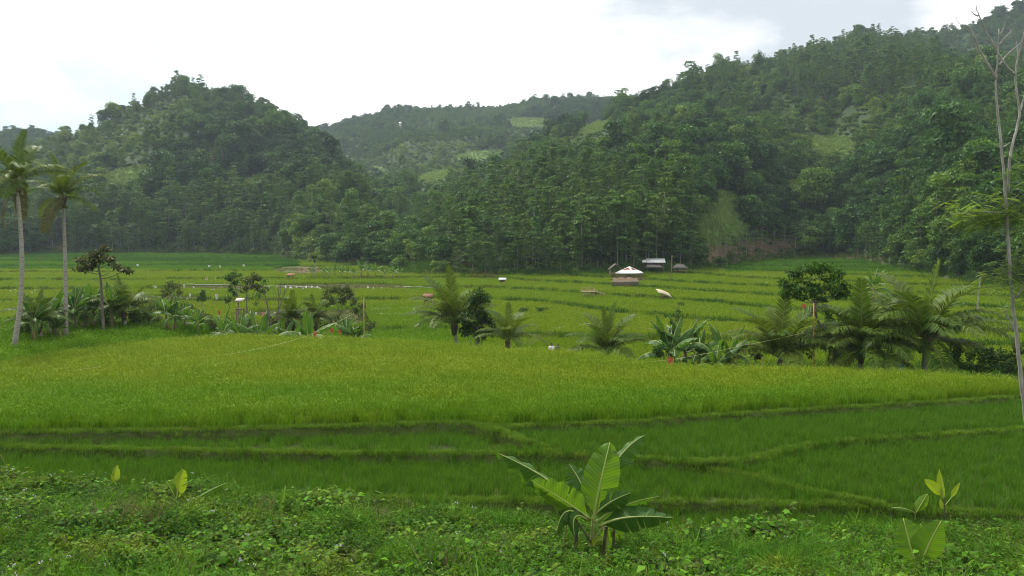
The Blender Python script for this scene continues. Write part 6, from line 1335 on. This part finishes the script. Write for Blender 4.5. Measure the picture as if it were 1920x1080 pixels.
# thin cords stretched over the rice
M_CORD = simple_mat('yellow_cord', (.50, .48, .22), (.44, .42, .2), 9, .6)
def cord(label, pts):
    P = np.array([np.array(at(px, r, Y)) for px, r, Y in pts]); C = []
    for a, b in zip(P[:-1], P[1:]):
        t = np.linspace(0, 1, 14)[:, None]; q = a + (b - a) * t; q[:, 2] -= (.25 * t[:, 0] * (1 - t[:, 0])) * .8; C.append(q[:-1])
    C = np.vstack(C + [P[-1:]]); mb = MB(); mb.tube(C, .008, 5); return tag(mb.build('cord', M_CORD), label, 'cord')
cord('thin pale cord rising from the rice to the top of the bamboo pole', [(380, 669, 45), (480, 655, 47), (575, 630, 52), (665, 587, 57)])
cord('pale cord low over the rice near the frame edge', [(-5, 703, 40), (90, 697, 40.5), (190, 687, 41)])
cord('level cord lying along the rice below the other low cord', [(-5, 719, 39), (120, 719, 39), (255, 717, 39)])
cord('short level cord over the middle of the big rice field', [(498, 711, 39.5), (600, 709, 39.5), (692, 708, 39.5)])
cord('long cord rising over the banana clump to the orange pole', [(1115, 683, 42.5), (1260, 674, 44), (1390, 648, 46), (1508, 623, 48)])
cord('slack cord from the bamboo pole down to the mound', [(640, 592, 64), (685, 604, 66), (705, 612, 68)])
def stick(label, a, b, Y, r, mat, name='pole', cat='pole'):
    A, B = Vector(at(*a, Y)), Vector(at(*b, Y)); 
    if r > .03: A.z = min(A.z, gz(A.x, A.y)) - .2
    mb = MB(); mb.tube([A, (A + B) / 2 + Vector((.02, 0, 0)), B], [r, r * .9, r * .75], 7); return tag(mb.build(name, mat), label, cat)
M_OPOLE = simple_mat('orange_bamboo', (.30, .16, .06), (.36, .22, .09), 4, .6)
stick('upright bamboo pole on the rice crest holding the slanting cord', (682, 624), (682, 560), 58, .045, M_BAMBOOP)
stick('orange brown pole standing by the broad crowned tree', (1526, 672), (1526, 568), 48.5, .045, M_OPOLE)
stick('pale bamboo stick slanting over the rice, farther of the crossed pair', (980, 646), (1014, 627), 60, .022, M_BAMBOOP, 'bamboo_stick', 'stick'); stick('pale bamboo stick slanting over the rice, nearer of the pair', (988, 648), (1013, 634), 58, .022, M_BAMBOOP, 'bamboo_stick', 'stick')
stick('short dark stake by the white strip at the rice edge', (1430, 682), (1430, 669), 47, .05, M_WOOD, 'stake', 'stake')
for px, top, lab in ((387, 518, 'pale post standing on the far bund'), (404, 520, 'short post beside the pale post on the far bund')):
    p_ = hit(px, 531, 100); mb = MB(); mb.tube([p_ - Vector((0, 0, .2)), at(px, top, p_.y)], .1, 6); tag(mb.build('bund_post', M_BAMBOOP), lab, 'post')
p_ = Vector(stand(1685, 47.5)); q_ = at(1685, 690, 47.5); mb = MB(); s_ = 47.5 / F; V = []
for j in range(5):
    for i in range(8): V.append(((i / 7 - .5) * 15 * s_, (j / 4 - .5) * .5, .16 * math.sin(i * 1.3 + j) + .22 * math.sin(math.pi * j / 4)))
mb.add(V, [(j * 8 + i, j * 8 + i + 1, j * 8 + i + 9, j * 8 + i + 8) for j in range(4) for i in range(7)]); o = mb.build('tarp', M_TARP, None, True); o.location = q_; tag(o, 'crumpled blue tarp lying under the biggest palm', 'tarp')

# ------------------------------------------------------------------ the two people behind the crest
M_SKIN = simple_mat('skin', (.26, .14, .085), (.30, .17, .105), 20, .55); M_HAIR = simple_mat('black_hair', (.012, .010, .010), (.02, .018, .016), 30, .5)
M_SHIRT = simple_mat('white_shirt', (.78, .78, .76), (.70, .70, .70), 8, .8); M_DARKSHIRT = simple_mat('dark_shirt', (.035, .05, .035), (.05, .065, .05), 8, .8); M_TROUSER = simple_mat('dark_trousers', (.04, .045, .06), (.06, .06, .07), 8, .85)
def skinned(name, chains, mat, parent, sub=2):
    """chains: list of joints lists [(pos, radius)], grown with a skin and applied"""
    bm = bmesh.new(); sk = bm.verts.layers.skin.verify(); done = {}
    first = True
    for ch in chains:
        prev = None
        for (p, r) in ch:
            key = tuple(round(q, 4) for q in p)
            if key not in done:
                v = bm.verts.new(p); v[sk].radius = (r, r); v[sk].use_root = first; first = False; done[key] = v
            v = done[key]
            if prev is not None and prev is not v and bm.edges.get((prev, v)) is None: bm.edges.new((prev, v))
            prev = v
    me = bpy.data.meshes.new(name); bm.to_mesh(me); bm.free(); ob = bpy.data.objects.new(name, me); COL.objects.link(ob)
    ob.modifiers.new('skin', 'SKIN').use_smooth_shade = True; sb = ob.modifiers.new('sub', 'SUBSURF'); sb.levels = sb.render_levels = sub
    dg = bpy.context.evaluated_depsgraph_get(); dg.update(); me2 = bpy.data.meshes.new_from_object(ob.evaluated_get(dg)); ob.modifiers.clear(); ob.data = me2; me2.name = name
    me2.materials.clear(); me2.materials.append(mat); ob.parent = parent; return ob
def person(label, px, head_row, Y, shirt, sc=1.0, rz=0.0):
    top = at(px, head_row, Y); b = Vector((top.x, Y, top.z - 1.62 * sc)); o = thing('person', label, 'person', b, rz, None, sc)
    L = lambda s: [((s * .09, 0, .92), .10), ((s * .10, -.02, .50), .065), ((s * .10, .02, .09), .045), ((s * .10, -.13, .04), .04)]
    Ar = lambda s: [((s * .17, 0, 1.36), .06), ((s * .25, .02, 1.10), .043), ((s * .22, -.16, .90), .033), ((s * .21, -.22, .83), .035)]
    body = [[((0, 0, .98), .13), ((0, 0, 1.18), .125), ((0, 0, 1.36), .13), ((0, 0, 1.46), .05), ((0, -.01, 1.53), .088), ((0, -.01, 1.585), .07)]]
    for s in (-1, 1): body.append([((0, 0, .98), .13)] + L(s)); body.append([((0, 0, 1.36), .13)] + Ar(s))
    for s in (-1, 1):
        for k in range(5): body.append([((s * .21, -.22, .83), .035), ((s * (.18 + .017 * k), -.245 - .004 * abs(k - 2), .79), .009), ((s * (.18 + .017 * k), -.25, .745 + (.02 if k in (0, 4) else 0)), .007)])
    body.append([((0, -.01, 1.53), .088), ((0, -.098, 1.525), .014)])
    skinned('body', body, M_SKIN, o)
    skinned('shirt', [[((0, 0, .93), .155), ((0, 0, 1.18), .15), ((0, 0, 1.37), .148), ((0, 0, 1.43), .07)]] + [[((0, 0, 1.37), .148), ((s * .17, 0, 1.36), .078), ((s * .235, .015, 1.15), .064)] for s in (-1, 1)], shirt, o)
    skinned('trousers', [[((0, 0, .98), .15), ((s * .09, 0, .90), .118), ((s * .10, -.02, .50), .085), ((s * .10, .02, .14), .066)] for s in (-1, 1)], M_TROUSER, o)
    mb = MB(); n_ = 12; th = np.linspace(0, 2 * math.pi, n_, endpoint=False); V = []
    for ph, sc_ in ((.95, 1.08), (.7, 1.1), (.4, 1.1), (.1, 1.08)):
        for t in th:
            back = max(0, math.sin(t)); V.append((.088 * sc_ * math.cos(t) * math.sin(R(90) * (1.05 - ph + .02) ** .5), .02 + .1 * sc_ * math.sin(t) * math.sin(R(90) * (1.05 - ph + .02) ** .5), 1.555 + .085 * ph - .09 * back * (1 - ph)))
    Q = [(j * n_ + k, j * n_ + (k + 1) % n_, (j + 1) * n_ + (k + 1) % n_, (j + 1) * n_ + k) for j in range(3) for k in range(n_)]; V.append((0, .01, 1.645)); mb.add(V, Q, [(len(V) - 1, (k + 1) % n_, k) for k in range(n_)]); mb.build('hair', M_HAIR, o, True)
    return o
person('person with dark hair in a white shirt seen from the shoulders up behind the rice', 1034, 643.5, 58, M_SHIRT, 1.0, .5)
person('dark haired person mostly hidden behind the rice next to the white shirted one', 1046, 645.5, 59, M_DARKSHIRT, 1.0, -.4)
print('objects', len(scene.objects))
